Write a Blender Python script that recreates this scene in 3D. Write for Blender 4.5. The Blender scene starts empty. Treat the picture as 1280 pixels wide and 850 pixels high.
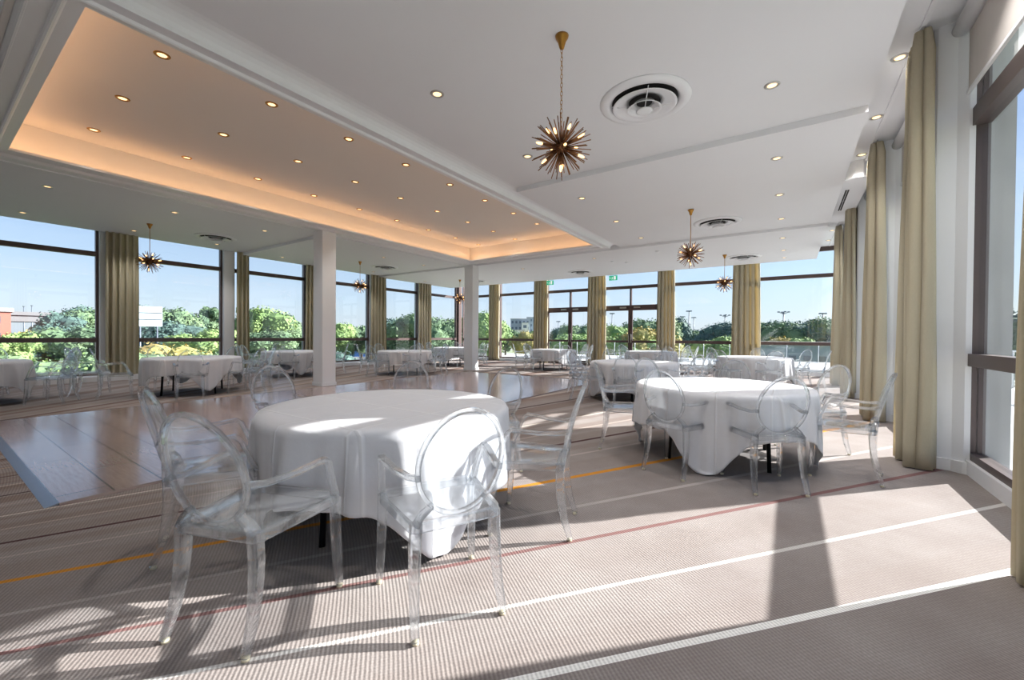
import bpy, math, random
from mathutils import Vector, Matrix, noise
random.seed(7)
PI = math.pi
SC = bpy.context.scene
COL = SC.collection

# ------------------------------------------------------------------ camera, sky, sun, exposure
cam = bpy.data.objects.new('camera', bpy.data.cameras.new('camera'))
COL.objects.link(cam)
cam.data.sensor_width = 36.0
cam.data.lens = 36.0 * 511.79 / 1280.0
cam.data.clip_end = 2000
_r = Vector((0.82699413, 0.56216103, 0.00746198))
_u = Vector((-0.01195819, 0.00431901, 0.99991917))
_f = Vector((-0.56208337, 0.82701652, -0.01029423))
cam.matrix_world = Matrix(((_r.x, _u.x, -_f.x, 0.0), (_r.y, _u.y, -_f.y, 0.0), (_r.z, _u.z, -_f.z, 1.25), (0, 0, 0, 1)))
SC.camera = cam

SKY_STRENGTH = 0.085
SUN_STRENGTH = 8.9
SPOT_POWER = 52.0
COVE_STRENGTH = 5.2
SUN_AZ = math.atan2(0.677, 0.736)          # from +Y towards +X
SUN_EL = math.radians(27.7)

world = bpy.data.worlds.new('world'); SC.world = world
world.use_nodes = True
wn = world.node_tree
for n in list(wn.nodes): wn.nodes.remove(n)
sky = wn.nodes.new('ShaderNodeTexSky'); sky.sky_type = 'NISHITA'
sky.sun_disc = False; sky.sun_elevation = SUN_EL; sky.sun_rotation = SUN_AZ
sky.air_density = 1.1; sky.dust_density = 0.4; sky.ozone_density = 3.5; sky.altitude = 0
wb = wn.nodes.new('ShaderNodeBackground'); wb.inputs['Strength'].default_value = SKY_STRENGTH
wo = wn.nodes.new('ShaderNodeOutputWorld')
# thin streaky cloud veil over the sky
wtc = wn.nodes.new('ShaderNodeTexCoord'); wmp = wn.nodes.new('ShaderNodeMapping')
wmp.inputs['Scale'].default_value = (1.2, 1.2, 7.0)
wno = wn.nodes.new('ShaderNodeTexNoise'); wno.inputs['Scale'].default_value = 2.4; wno.inputs['Detail'].default_value = 5
wra = wn.nodes.new('ShaderNodeMapRange'); wra.inputs[1].default_value = 0.5; wra.inputs[2].default_value = 0.8
wra.inputs[3].default_value = 0.0; wra.inputs[4].default_value = 0.45
wmx = wn.nodes.new('ShaderNodeMixRGB'); wmx.inputs[2].default_value = (7.0, 7.3, 7.8, 1)
wn.links.new(wtc.outputs['Generated'], wmp.inputs['Vector']); wn.links.new(wmp.outputs[0], wno.inputs['Vector'])
wn.links.new(wno.outputs[0], wra.inputs[0]); wn.links.new(wra.outputs[0], wmx.inputs[0])
wn.links.new(sky.outputs[0], wmx.inputs[1])
wse = wn.nodes.new('ShaderNodeSeparateXYZ'); whz = wn.nodes.new('ShaderNodeMapRange'); whm = wn.nodes.new('ShaderNodeMixRGB')
whz.inputs[1].default_value = 0.0; whz.inputs[2].default_value = 0.35; whz.inputs[3].default_value = 0.72; whz.inputs[4].default_value = 0.12
whm.inputs[2].default_value = (5.4, 5.9, 6.5, 1)
wn.links.new(wtc.outputs['Generated'], wse.inputs[0]); wn.links.new(wse.outputs[2], whz.inputs[0]); wn.links.new(whz.outputs[0], whm.inputs[0])
wti = wn.nodes.new('ShaderNodeMixRGB'); wti.blend_type = 'MULTIPLY'; wti.inputs[0].default_value = 1.0; wti.inputs[2].default_value = (0.95, 0.99, 1.08, 1)
wn.links.new(wmx.outputs[0], whm.inputs[1]); wn.links.new(whm.outputs[0], wti.inputs[1]); wn.links.new(wti.outputs[0], wb.inputs['Color']); wn.links.new(wb.outputs[0], wo.inputs['Surface'])

sl = bpy.data.lights.new('sun', 'SUN'); sl.energy = SUN_STRENGTH; sl.angle = math.radians(0.6); sl.color = (1.0, 0.96, 0.91)
sun = bpy.data.objects.new('sun', sl); COL.objects.link(sun)
sd = Vector((math.sin(SUN_AZ) * math.cos(SUN_EL), math.cos(SUN_AZ) * math.cos(SUN_EL), math.sin(SUN_EL)))
sun.rotation_euler = sd.to_track_quat('Z', 'Y').to_euler(); sun.location = (20, 20, 20)

vs = SC.view_settings
vs.view_transform = 'Standard'; vs.look = 'None'; vs.exposure = 0.9; vs.gamma = 1.0; vs.use_curve_mapping = False
cy = SC.cycles
cy.max_bounces = 12; cy.diffuse_bounces = 4; cy.glossy_bounces = 4; cy.transmission_bounces = 10; cy.transparent_max_bounces = 32
cy.caustics_reflective = False; cy.caustics_refractive = False; cy.sample_clamp_indirect = 6.0
cy.use_denoising = True

# ------------------------------------------------------------------ materials
def srgb(r, g, b):
    def c(v):
        v /= 255.0
        return v / 12.92 if v <= 0.04045 else ((v + 0.055) / 1.055) ** 2.4
    return (c(r), c(g), c(b), 1.0)

class NT:
    def __init__(s, name):
        s.m = bpy.data.materials.new(name); s.m.use_nodes = True; s.t = s.m.node_tree
        s.b = s.t.nodes['Principled BSDF']; s.o = s.t.nodes['Material Output']
    def n(s, typ, **kw):
        x = s.t.nodes.new(typ)
        for k, v in kw.items(): setattr(x, k, v)
        return x
    def l(s, a, b): s.t.links.new(a, b)
    def math(s, op, a, b=None, clamp=False):
        x = s.n('ShaderNodeMath', operation=op); x.use_clamp = clamp
        for i, v in enumerate((a, b)):
            if v is None: continue
            if isinstance(v, (int, float)): x.inputs[i].default_value = v
            else: s.l(v, x.inputs[i])
        return x.outputs[0]
    def mix(s, fac, a, b):
        x = s.n('ShaderNodeMixRGB')
        for i, v in enumerate((fac, a, b)):
            if isinstance(v, (int, float)): x.inputs[i].default_value = v
            elif isinstance(v, tuple): x.inputs[i].default_value = v
            else: s.l(v, x.inputs[i])
        return x.outputs[0]
    def noise(s, vec, scale, detail=3, rough=0.5):
        x = s.n('ShaderNodeTexNoise'); x.inputs['Scale'].default_value = scale; x.inputs['Detail'].default_value = detail
        x.inputs['Roughness'].default_value = rough
        if vec is not None: s.l(vec, x.inputs['Vector'])
        return x.outputs[0]
    def rng(s, v, a, b, c, d):
        x = s.n('ShaderNodeMapRange'); s.l(v, x.inputs[0])
        for i, q in enumerate((a, b, c, d)): x.inputs[i + 1].default_value = q
        return x.outputs[0]
    def bump(s, h, strength, dist=0.01):
        x = s.n('ShaderNodeBump'); x.inputs['Strength'].default_value = strength; x.inputs['Distance'].default_value = dist
        s.l(h, x.inputs['Height']); s.l(x.outputs[0], s.b.inputs['Normal'])

def plain(name, col, rough=0.6, metal=0.0, spec=0.5, var=0.05, vscale=6.0, emit=None, es=0.0):
    t = NT(name)
    tc = t.n('ShaderNodeTexCoord').outputs['Object']
    f = t.noise(tc, vscale, 3)
    dark = tuple(c * (1 - var) for c in col[:3]) + (1,); lite = tuple(min(1, c * (1 + var)) for c in col[:3]) + (1,)
    t.l(t.mix(f, dark, lite), t.b.inputs['Base Color'])
    t.b.inputs['Roughness'].default_value = rough; t.b.inputs['Metallic'].default_value = metal
    t.b.inputs['Specular IOR Level'].default_value = spec
    if emit:
        t.b.inputs['Emission Color'].default_value = emit; t.b.inputs['Emission Strength'].default_value = es
    return t.m

def clear_sheet(name, tint, fres=0.25, rough=0.02, body=0.0, bodycol=(0.9, 0.93, 0.96, 1), pw=5.0, edge=0.7):
    t = NT(name); t.t.nodes.remove(t.b)
    tr = t.n('ShaderNodeBsdfTransparent'); tr.inputs[0].default_value = tint
    gl = t.n('ShaderNodeBsdfGlossy'); gl.inputs['Roughness'].default_value = rough
    lw = t.n('ShaderNodeLayerWeight'); lw.inputs['Blend'].default_value = 0.5
    fr = t.math('ADD', t.math('MULTIPLY', t.math('POWER', lw.outputs['Facing'], pw), edge), fres)
    mx = t.n('ShaderNodeMixShader'); t.l(fr, mx.inputs[0]); t.l(tr.outputs[0], mx.inputs[1]); t.l(gl.outputs[0], mx.inputs[2])
    out = mx.outputs[0]
    if body > 0:
        df = t.n('ShaderNodeBsdfDiffuse'); df.inputs[0].default_value = bodycol
        tl = t.n('ShaderNodeBsdfTranslucent'); tl.inputs[0].default_value = bodycol
        m1 = t.n('ShaderNodeMixShader'); t.l(df.outputs[0], m1.inputs[1]); t.l(tl.outputs[0], m1.inputs[2])
        m2 = t.n('ShaderNodeMixShader'); m2.inputs[0].default_value = body
        t.l(out, m2.inputs[1]); t.l(m1.outputs[0], m2.inputs[2]); out = m2.outputs[0]
    t.l(out, t.o.inputs['Surface'])
    return t.m

def glow(name, col, s):
    t = NT(name); t.b.inputs['Base Color'].default_value = (0.8, 0.7, 0.5, 1)
    t.b.inputs['Emission Color'].default_value = col; t.b.inputs['Emission Strength'].default_value = s
    return t.m

M = {}
M['white'] = plain('white_paint', srgb(229, 230, 233), 0.7, var=0.015, vscale=1.5)
M['white2'] = plain('white_lacquer', srgb(232, 233, 236), 0.4, var=0.01)
M['tray'] = plain('tray_paint', srgb(226, 222, 216), 0.8, var=0.02, vscale=1.0)
M['bronze'] = plain('bronze_aluminium', srgb(92, 80, 78), 0.42, 0.35, var=0.06)
M['bronze_dark'] = plain('dark_bronze_aluminium', srgb(84, 68, 66), 0.4, 0.3, var=0.06)
M['brass'] = plain('aged_brass', srgb(176, 128, 62), 0.32, 0.95, var=0.15, vscale=30)
M['bronzerod'] = plain('antique_bronze', srgb(140, 98, 66), 0.4, 0.8, var=0.2, vscale=30)
M['blackmetal'] = plain('black_steel', srgb(22, 22, 24), 0.45, 0.4)
M['dark'] = plain('dark_duct', srgb(34, 32, 32), 0.8)
M['alu'] = plain('brushed_aluminium', srgb(170, 180, 196), 0.3, 0.85)
M['chrome'] = plain('satin_nickel', srgb(190, 188, 182), 0.3, 0.9)
M['blind'] = plain('blind_fabric', srgb(206, 200, 196), 0.9, var=0.02, vscale=40)
M['lamp'] = glow('warm_lamp', (1.0, 0.62, 0.3, 1), 1.15)
M['bulb'] = glow('filament_bulb', (1.0, 0.5, 0.18, 1), 2.2)
M['cove'] = glow('cove_led', (1.0, 0.55, 0.28, 1), COVE_STRENGTH)
M['cap'] = plain('amber_foot_pad', srgb(232, 220, 190), 0.4)
M['glass'] = clear_sheet('window_glass', (0.965, 0.985, 0.995, 1), 0.03, 0.0)
M['panel'] = clear_sheet('acrylic_sheet', (0.965, 0.978, 0.99, 1), 0.035, 0.03, 0.045)
M['railglass'] = clear_sheet('railing_glass', (0.97, 0.99, 0.99, 1), 0.02, 0.0)
def acrylic():
    # clear moulded plastic: refracting core seen with a bright sheen and slightly denser edges
    t = NT('clear_acrylic'); b = t.b
    b.inputs['Base Color'].default_value = (0.97, 0.985, 1, 1); b.inputs['Roughness'].default_value = 0.0
    b.inputs['IOR'].default_value = 1.30; b.inputs['Transmission Weight'].default_value = 1.0
    lw = t.n('ShaderNodeLayerWeight'); lw.inputs['Blend'].default_value = 0.5
    tint = t.mix(t.math('POWER', lw.outputs['Facing'], 2.0), (0.97, 0.98, 0.99, 1), (0.66, 0.71, 0.77, 1))
    tr = t.n('ShaderNodeBsdfTransparent'); t.l(tint, tr.inputs[0])
    gl = t.n('ShaderNodeBsdfGlossy'); gl.inputs['Roughness'].default_value = 0.02
    fr = t.math('ADD', t.math('MULTIPLY', t.math('POWER', lw.outputs['Facing'], 3.5), 0.7), 0.06)
    m1 = t.n('ShaderNodeMixShader'); t.l(fr, m1.inputs[0]); t.l(tr.outputs[0], m1.inputs[1]); t.l(gl.outputs[0], m1.inputs[2])
    df = t.n('ShaderNodeBsdfTranslucent'); df.inputs[0].default_value = (0.93, 0.95, 0.98, 1)
    dd = t.n('ShaderNodeBsdfDiffuse'); dd.inputs[0].default_value = (0.93, 0.95, 0.98, 1)
    m0 = t.n('ShaderNodeMixShader'); t.l(df.outputs[0], m0.inputs[1]); t.l(dd.outputs[0], m0.inputs[2])
    m2 = t.n('ShaderNodeMixShader'); m2.inputs[0].default_value = 0.07; t.l(m1.outputs[0], m2.inputs[1]); t.l(m0.outputs[0], m2.inputs[2])
    mx = t.n('ShaderNodeMixShader'); mx.inputs[0].default_value = 0.45
    t.l(m2.outputs[0], mx.inputs[1]); t.l(b.outputs[0], mx.inputs[2]); t.l(mx.outputs[0], t.o.inputs['Surface'])
    return t.m
M['acrylic'] = acrylic()

def carpet():
    t = NT('striped_carpet')
    tc = t.n('ShaderNodeTexCoord').outputs['Object']
    sep = t.n('ShaderNodeSeparateXYZ'); t.l(tc, sep.inputs[0])
    X = t.math('ADD', sep.outputs[0], 6.0); Y = t.math('ADD', sep.outputs[1], 4.8)
    ang = t.math('MULTIPLY', t.math('ARCTAN2', Y, X), 180 / PI)
    # broad mottling and fan-shaped tone bands
    f1 = t.noise(tc, 1.3, 4, 0.6); f2 = t.noise(tc, 90, 2)
    base = t.mix(t.rng(f1, 0.3, 0.7, 0, 1), srgb(146, 137, 133), srgb(166, 159, 155))
    band = t.n('ShaderNodeTexNoise'); band.noise_dimensions = '1D'; band.inputs['Scale'].default_value = 0.55
    band.inputs['Detail'].default_value = 2; t.l(ang, band.inputs['W'])
    bm = t.math('MULTIPLY', t.rng(band.outputs[0], 0.45, 0.62, 0, 1), t.rng(ang, 60, 84, 0.12, 0.9))
    base = t.mix(bm, base, srgb(128, 108, 98))
    base = t.mix(t.rng(f2, 0.35, 0.65, 0, 0.35), base, srgb(112, 100, 98))
    col = base
    for a, w, c, s in ((49.28, 0.115, srgb(250, 248, 244), 1.0), (52.12, .085, srgb(214, 210, 206), .9), (55.15, .11, srgb(120, 78, 76), .8),
                       (58.0, .12, srgb(188, 180, 176), .7), (61.4, .17, srgb(206, 138, 40), .95), (64.7, .11, srgb(182, 170, 164), .7),
                       (67.05, .15, srgb(66, 32, 34), .9), (69.75, .13, srgb(182, 170, 162), .7), (72.8, .13, srgb(214, 204, 194), .8),
                       (75.7, .12, srgb(176, 164, 156), .6), (78.6, .16, srgb(62, 42, 40), .85), (82.0, .2, srgb(190, 176, 164), .6),
                       (85.5, .2, srgb(82, 56, 48), .7), (89.5, .25, srgb(184, 170, 158), .6), (94, .22, srgb(84, 56, 46), .7),
                       (99, .3, srgb(184, 166, 150), .6), (105, .3, srgb(80, 54, 44), .7), (112, .35, srgb(176, 160, 146), .6), (120, .35, srgb(88, 60, 50), .7)):
        d = t.math('ABSOLUTE', t.math('SUBTRACT', ang, a))
        k = t.math('MULTIPLY', t.math('LESS_THAN', d, w), s)
        col = t.mix(k, col, c)
    # woven rib: rows of small loops
    rad = t.math('SQRT', t.math('ADD', t.math('MULTIPLY', X, X), t.math('MULTIPLY', Y, Y)))
    wx = t.math('SINE', t.math('MULTIPLY', ang, 2 * PI / 0.105)); wy = t.math('SINE', t.math('MULTIPLY', rad, 2 * PI / 0.017))
    h = t.math('ADD', t.math('ADD', t.math('MULTIPLY', wx, 0.2), t.math('MULTIPLY', wy, 0.7)), t.math('MULTIPLY', t.math('SUBTRACT', f2, 0.5), 1.6))
    k = t.rng(h, -1.0, 0.6, 0.55, 0.0)
    col = t.mix(k, col, t.mix(0.6, col, srgb(50, 40, 42)))
    t.l(col, t.b.inputs['Base Color']); t.b.inputs['Roughness'].default_value = 0.95; t.b.inputs['Specular IOR Level'].default_value = 0.15
    t.bump(h, 0.35, 0.003)
    return t.m
M['carpet'] = carpet()

def planks():
    t = NT('oak_dance_floor')
    tc = t.n('ShaderNodeTexCoord').outputs['Object']
    br = t.n('ShaderNodeTexBrick'); t.l(tc, br.inputs['Vector'])
    br.inputs['Color1'].default_value = srgb(150, 130, 124); br.inputs['Color2'].default_value = srgb(134, 114, 110)
    br.inputs['Mortar'].default_value = srgb(60, 46, 42); br.inputs['Scale'].default_value = 1.0
    br.inputs['Mortar Size'].default_value = 0.007; br.inputs['Brick Width'].default_value = 1.3; br.inputs['Row Height'].default_value = 0.3
    mp = t.n('ShaderNodeMapping'); mp.inputs['Scale'].default_value = (2, 22, 1); t.l(tc, mp.inputs['Vector'])
    g = t.noise(mp.outputs[0], 2.0, 6, 0.65)
    col = t.mix(t.rng(g, 0.35, 0.7, 0, 0.45), br.outputs[0], srgb(104, 82, 74))
    t.l(col, t.b.inputs['Base Color'])
    t.l(t.rng(g, 0.3, 0.7, 0.16, 0.26), t.b.inputs['Roughness']); t.b.inputs['Coat Weight'].default_value = 0.35; t.b.inputs['Coat Roughness'].default_value = 0.1; t.b.inputs['Specular IOR Level'].default_value = 0.75
    t.bump(br.outputs[1], 0.2, -0.002)
    return t.m
M['planks'] = planks()

def cloth_mat():
    t = NT('white_damask')
    tc = t.n('ShaderNodeTexCoord').outputs['Object']
    sep = t.n('ShaderNodeSeparateXYZ'); t.l(tc, sep.inputs[0])
    # pressed fold lines of the laundered cloth
    def crease(v, p):
        q = t.math('ABSOLUTE', t.math('SUBTRACT', t.math('FRACT', t.math('DIVIDE', t.math('ADD', v, 10 + p / 2), p)), 0.5))
        return t.rng(q, 0.0, 0.025, 1.0, 0.0)
    a = t.n('ShaderNodeMath', operation='MAXIMUM'); t.l(crease(sep.outputs[0], 0.42), a.inputs[0]); t.l(crease(sep.outputs[1], 0.55), a.inputs[1])
    f = t.noise(tc, 9, 4)
    t.l(t.mix(t.math('MULTIPLY', a.outputs[0], 0.8), t.mix(f, srgb(224, 224, 228), srgb(232, 232, 236)), srgb(250, 250, 252)), t.b.inputs['Base Color'])
    t.b.inputs['Roughness'].default_value = 0.5; t.b.inputs['Sheen Weight'].default_value = 0.2
    t.bump(t.math('ADD', a.outputs[0], t.math('MULTIPLY', f, 0.8)), 0.5, 0.012)
    tl = t.n('ShaderNodeBsdfTranslucent'); tl.inputs[0].default_value = (0.85, 0.85, 0.87, 1)
    mx = t.n('ShaderNodeMixShader'); mx.inputs[0].default_value = 0.14
    t.l(t.b.outputs[0], mx.inputs[1]); t.l(tl.outputs[0], mx.inputs[2]); t.l(mx.outputs[0], t.o.inputs['Surface'])
    return t.m
M['cloth'] = cloth_mat()

def curtain_mat():
    t = NT('olive_sand_curtain')
    tc = t.n('ShaderNodeTexCoord').outputs['Object']
    mp = t.n('ShaderNodeMapping'); mp.inputs['Scale'].default_value = (60, 60, 12); t.l(tc, mp.inputs['Vector'])
    f = t.noise(mp.outputs[0], 3.0, 3)
    t.l(t.mix(f, srgb(196, 188, 164), srgb(212, 205, 184)), t.b.inputs['Base Color'])
    t.b.inputs['Roughness'].default_value = 0.85
    tl = t.n('ShaderNodeBsdfTranslucent'); tl.inputs[0].default_value = srgb(222, 206, 164)
    mx = t.n('ShaderNodeMixShader'); mx.inputs[0].default_value = 0.34
    t.l(t.b.outputs[0], mx.inputs[1]); t.l(tl.outputs[0], mx.inputs[2]); t.l(mx.outputs[0], t.o.inputs['Surface'])
    return t.m
M['curtain'] = curtain_mat()

def leaf_mat(name, c1, c2, c3):
    t = NT(name)
    tc = t.n('ShaderNodeTexCoord').outputs['Object']
    f = t.noise(tc, 1.6, 6, 0.7); g = t.noise(tc, 0.5, 2)
    col = t.mix(t.rng(f, 0.38, 0.62, 0, 1), c1, c2)
    col = t.mix(t.rng(g, 0.45, 0.65, 0, 0.7), col, c3)
    t.l(col, t.b.inputs['Base Color']); t.b.inputs['Roughness'].default_value = 0.8
    return t.m
M['leaf_mid'] = leaf_mat('mid_green_leaf', srgb(84, 110, 84), srgb(132, 154, 110), srgb(112, 142, 92))
M['leaf_dark'] = leaf_mat('blue_green_leaf', srgb(72, 98, 92), srgb(112, 140, 128), srgb(88, 114, 102))
M['leaf_light'] = leaf_mat('light_green_leaf', srgb(112, 142, 84), srgb(170, 190, 122), srgb(146, 172, 96))
M['leaf_gold'] = leaf_mat('autumn_leaf', srgb(150, 150, 86), srgb(208, 180, 112), srgb(200, 160, 96))
M['bark'] = plain('bark', srgb(96, 80, 66), 0.9, var=0.3)
def ground_mat():
    t = NT('outside_ground')
    tc = t.n('ShaderNodeTexCoord').outputs['Object']
    f = t.noise(tc, 0.03, 4); g = t.noise(tc, 1.2, 4)
    col = t.mix(t.rng(f, 0.45, 0.55, 0, 1), srgb(172, 172, 170), srgb(140, 156, 100))
    col = t.mix(t.rng(g, 0.3, 0.7, 0, 0.5), col, srgb(120, 130, 90))
    t.l(col, t.b.inputs['Base Color']); t.b.inputs['Roughness'].default_value = 0.95
    return t.m
M['ground'] = ground_mat()
M['deck'] = plain('pale_terrace_slab', srgb(206, 206, 204), 0.8, var=0.05, vscale=2)
M['concrete'] = plain('grey_concrete', srgb(178, 178, 176), 0.9, var=0.18, vscale=3)
M['road'] = plain('asphalt', srgb(138, 138, 140), 0.9, var=0.1)
M['brick'] = plain('red_brick', srgb(188, 112, 96), 0.9, var=0.15)
M['build_white'] = plain('pale_render', srgb(216, 214, 210), 0.8)
M['build_grey'] = plain('grey_render', srgb(150, 160, 172), 0.8)
M['winpane'] = plain('far_window_pane', srgb(84, 98, 116), 0.2)
M['pole'] = plain('galvanised_pole', srgb(120, 128, 140), 0.5, 0.3)
M['carred'] = plain('red_car_paint', srgb(196, 62, 46), 0.3)
M['carwhite'] = plain('white_vehicle_paint', srgb(232, 234, 236), 0.3)
M['carblue'] = plain('blue_vehicle_paint', srgb(62, 104, 166), 0.3)
M['green'] = plain('sign_green', srgb(38, 148, 112), 0.5, emit=srgb(38, 160, 120), es=0.5)
M['signwhite'] = plain('sign_white', srgb(232, 240, 236), 0.5, emit=(1, 1, 1, 1), es=0.3)
M['board'] = plain('pale_board', srgb(206, 220, 222), 0.6)
M['steelblue'] = plain('blue_grey_reveal', srgb(44, 62, 92), 0.4, 0.2)

# ------------------------------------------------------------------ mesh helpers
class MB:
    def __init__(s): s.v = []; s.f = []; s.sm = []
    def add(s, vs_, fs, smooth=False):
        o = len(s.v); s.v += [tuple(p) for p in vs_]
        for q in fs: s.f.append(tuple(i + o for i in q)); s.sm.append(smooth)
        return s
    def box(s, x0, x1, y0, y1, z0, z1, b=0.0):
        if x1 < x0: x0, x1 = x1, x0
        if y1 < y0: y0, y1 = y1, y0
        if b <= 0:
            V = [(x, y, z) for z in (z0, z1) for y in (y0, y1) for x in (x0, x1)]
            return s.add(V, [(0, 2, 3, 1), (4, 5, 7, 6), (0, 1, 5, 4), (2, 6, 7, 3), (0, 4, 6, 2), (1, 3, 7, 5)])
        pts = []
        for cx, cy_, sx, sy in ((x1, y1, -1, -1), (x0, y1, 1, -1), (x0, y0, 1, 1), (x1, y0, -1, 1)):
            a = (cx, cy_ + sy * b); c = (cx + sx * b, cy_)
            pts += [a, c] if (sx * sy > 0) == (True) else [c, a]
        # order them round
        mx_, my_ = (x0 + x1) / 2, (y0 + y1) / 2
        pts.sort(key=lambda p: math.atan2(p[1] - my_, p[0] - mx_))
        return s.prism(pts, z0, z1)
    def prism(s, pts, z0, z1, smooth=False):
        n = len(pts)
        V = [(p[0], p[1], z0) for p in pts] + [(p[0], p[1], z1) for p in pts]
        F = [tuple(range(n - 1, -1, -1)), tuple(range(n, 2 * n))]
        s.add(V, F)
        o = len(s.v) - 2 * n
        for i in range(n):
            j = (i + 1) % n
            s.f.append((o + i, o + j, o + n + j, o + n + i)); s.sm.append(smooth)
        return s
    def tube(s, path, rad, sides=8, closed=False, sect=None, smooth=True, up=(0, 0, 1), caps=True):
        """sweep: rad a number / list / list of (a,b) half sizes; sect 'rect' gives a rectangle with chamfers"""
        P = [Vector(p) for p in path]; n = len(P)
        rr = rad if isinstance(rad, list) else [rad] * n
        rings = []
        upv = Vector(up)
        side_prev = None
        for i in range(n):
            if closed: t = (P[(i + 1) % n] - P[i - 1])
            elif i == 0: t = P[1] - P[0]
            elif i == n - 1: t = P[-1] - P[-2]
            else: t = (P[i + 1] - P[i]).normalized() + (P[i] - P[i - 1]).normalized()
            t.normalize()
            sd_ = t.cross(upv)
            if sd_.length < 0.15: sd_ = side_prev.copy() if side_prev else t.cross(Vector((1, 0, 0)))
            sd_ = (sd_ - t * sd_.dot(t)).normalized()
            if side_prev is not None and sd_.dot(side_prev) < 0: sd_ = -sd_
            side_prev = sd_; nn = sd_.cross(t).normalized()
            r = rr[i]; a, b = (r if isinstance(r, tuple) else (r, r))
            ring = []
            if sect == 'rect':
                k = 0.72
                for (u, v) in ((1, k), (k, 1), (-k, 1), (-1, k), (-1, -k), (-k, -1), (k, -1), (1, -k)):
                    ring.append(P[i] + sd_ * (a * u) + nn * (b * v))
            else:
                for q in range(sides):
                    w = 2 * PI * q / sides
                    ring.append(P[i] + sd_ * (a * math.cos(w)) + nn * (b * math.sin(w)))
            rings.append(ring)
        k = len(rings[0]); V = [p for r in rings for p in r]; F = []
        m = n if closed else n - 1
        for i in range(m):
            j = (i + 1) % n
            for q in range(k):
                w = (q + 1) % k
                F.append((i * k + q, i * k + w, j * k + w, j * k + q))
        if not closed and caps:
            F.append(tuple(range(k - 1, -1, -1))); F.append(tuple((n - 1) * k + q for q in range(k)))
        return s.add(V, F, smooth)
    def lathe(s, prof, c=(0, 0, 0), seg=32, smooth=True, full=None):
        """prof: [(r,z)]"""
        V = []; F = []; n = len(prof)
        for i in range(seg):
            a = 2 * PI * i / seg
            for r, z in prof: V.append((c[0] + r * math.cos(a), c[1] + r * math.sin(a), c[2] + z))
        for i in range(seg):
            j = (i + 1) % seg
            for q in range(n - 1): F.append((i * n + q, j * n + q, j * n + q + 1, i * n + q + 1))
        return s.add(V, F, smooth)
    def sphere(s, c, r, seg=14, rings=8, sc=(1, 1, 1)):
        V = []; F = []
        for i in range(rings + 1):
            th = PI * i / rings
            for j in range(seg):
                ph = 2 * PI * j / seg
                V.append((c[0] + r * sc[0] * math.sin(th) * math.cos(ph), c[1] + r * sc[1] * math.sin(th) * math.sin(ph), c[2] + r * sc[2] * math.cos(th)))
        for i in range(rings):
            for j in range(seg):
                k = (j + 1) % seg
                F.append((i * seg + j, (i + 1) * seg + j, (i + 1) * seg + k, i * seg + k))
        return s.add(V, F, True)
    def mesh(s, name, mat):
        me = bpy.data.meshes.new(name); me.from_pydata(s.v, [], s.f); me.validate(verbose=False)
        if len(me.polygons) == len(s.sm): me.polygons.foreach_set('use_smooth', s.sm)
        import bmesh
        b = bmesh.new(); b.from_mesh(me); bmesh.ops.remove_doubles(b, verts=b.verts, dist=1e-5)
        bmesh.ops.recalc_face_normals(b, faces=b.faces); b.to_mesh(me); b.free()
        me.materials.append(mat); me.update()
        return me
    def build(s, name, mat, parent=None, loc=None):
        o = bpy.data.objects.new(name, s.mesh(name, mat)); COL.objects.link(o)
        if parent is not None: o.parent = parent
        if loc: o.location = loc
        return o

def tag(o, label=None, cat=None, group=None, kind=None):
    if label: o['label'] = label
    if cat: o['category'] = cat
    if group: o['group'] = group
    if kind: o['kind'] = kind
    return o
def empty(name, loc=(0, 0, 0), rz=0.0):
    o = bpy.data.objects.new(name, None); COL.objects.link(o); o.location = loc; o.rotation_euler = (0, 0, rz)
    o.empty_display_size = 0.1
    return o
def kids(o): return list(o.children)
def copy_tree(o, parent=None):
    c = o.copy(); COL.objects.link(c)
    if parent is not None: c.parent = parent
    for ch in kids(o): copy_tree(ch, c)
    return c
def S(o): return tag(o, kind='structure')

# ------------------------------------------------------------------ room dimensions
XR = 1.38; XL = -15.05; YF = 16.85; YB = -4.6; ZC = 4.25; BAY = 2.75
PIERS_Y = [0.2 + BAY * k for k in range(-1, 6)]          # -2.55 .. 13.95
PIERS_Y = [-2.55, 0.2, 2.95, 5.72, 8.47, 11.22, 13.97]
Z1, Z2 = 3.9, 3.82
Z3 = 3.75
YS1, YS2, YS3 = 6.12, 11.5, 16.15

# floor
S(MB().box(XL - 0.5, XR + 0.25, YB - 0.2, YF + 0.25, -0.2, 0.0).build('floor', M['carpet']))
# dance floor: removable wooden floor with aluminium ramp edge
df = empty('dance_floor', (-6.73, 5.64, 0))
tag(df, 'glossy brown plank dance floor laid on the striped carpet', 'dance floor')
DX0, DX1, DY0, DY1 = -9.1, -4.36, 0.6, 10.7
o = MB().box(DX0, DX1, DY0, DY1, 0.0, 0.014).build('plank_surface', M['planks'], df, (6.73, -5.64, 0))
def ramp(ax, a0, a1, p, out):
    m = MB()
    if ax == 'x': V = [(a0, p, 0.001), (a1, p, 0.001), (a1, p, 0.016), (a0, p, 0.016), (a0, p + out, 0.001), (a1, p + out, 0.001)]
    else: V = [(p, a0, 0.001), (p, a1, 0.001), (p, a1, 0.016), (p, a0, 0.016), (p + out, a0, 0.001), (p + out, a1, 0.001)]
    return m.add(V, [(0, 1, 2, 3), (3, 2, 5, 4), (0, 3, 4), (1, 5, 2), (0, 4, 5, 1)])
for args in (('x', DX0, DX1, DY0, -0.07), ('x', DX0, DX1, DY1, 0.05)):
    ramp(*args).build('edge_ramp', M['alu'], df, (6.73, -5.64, 0))
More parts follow.
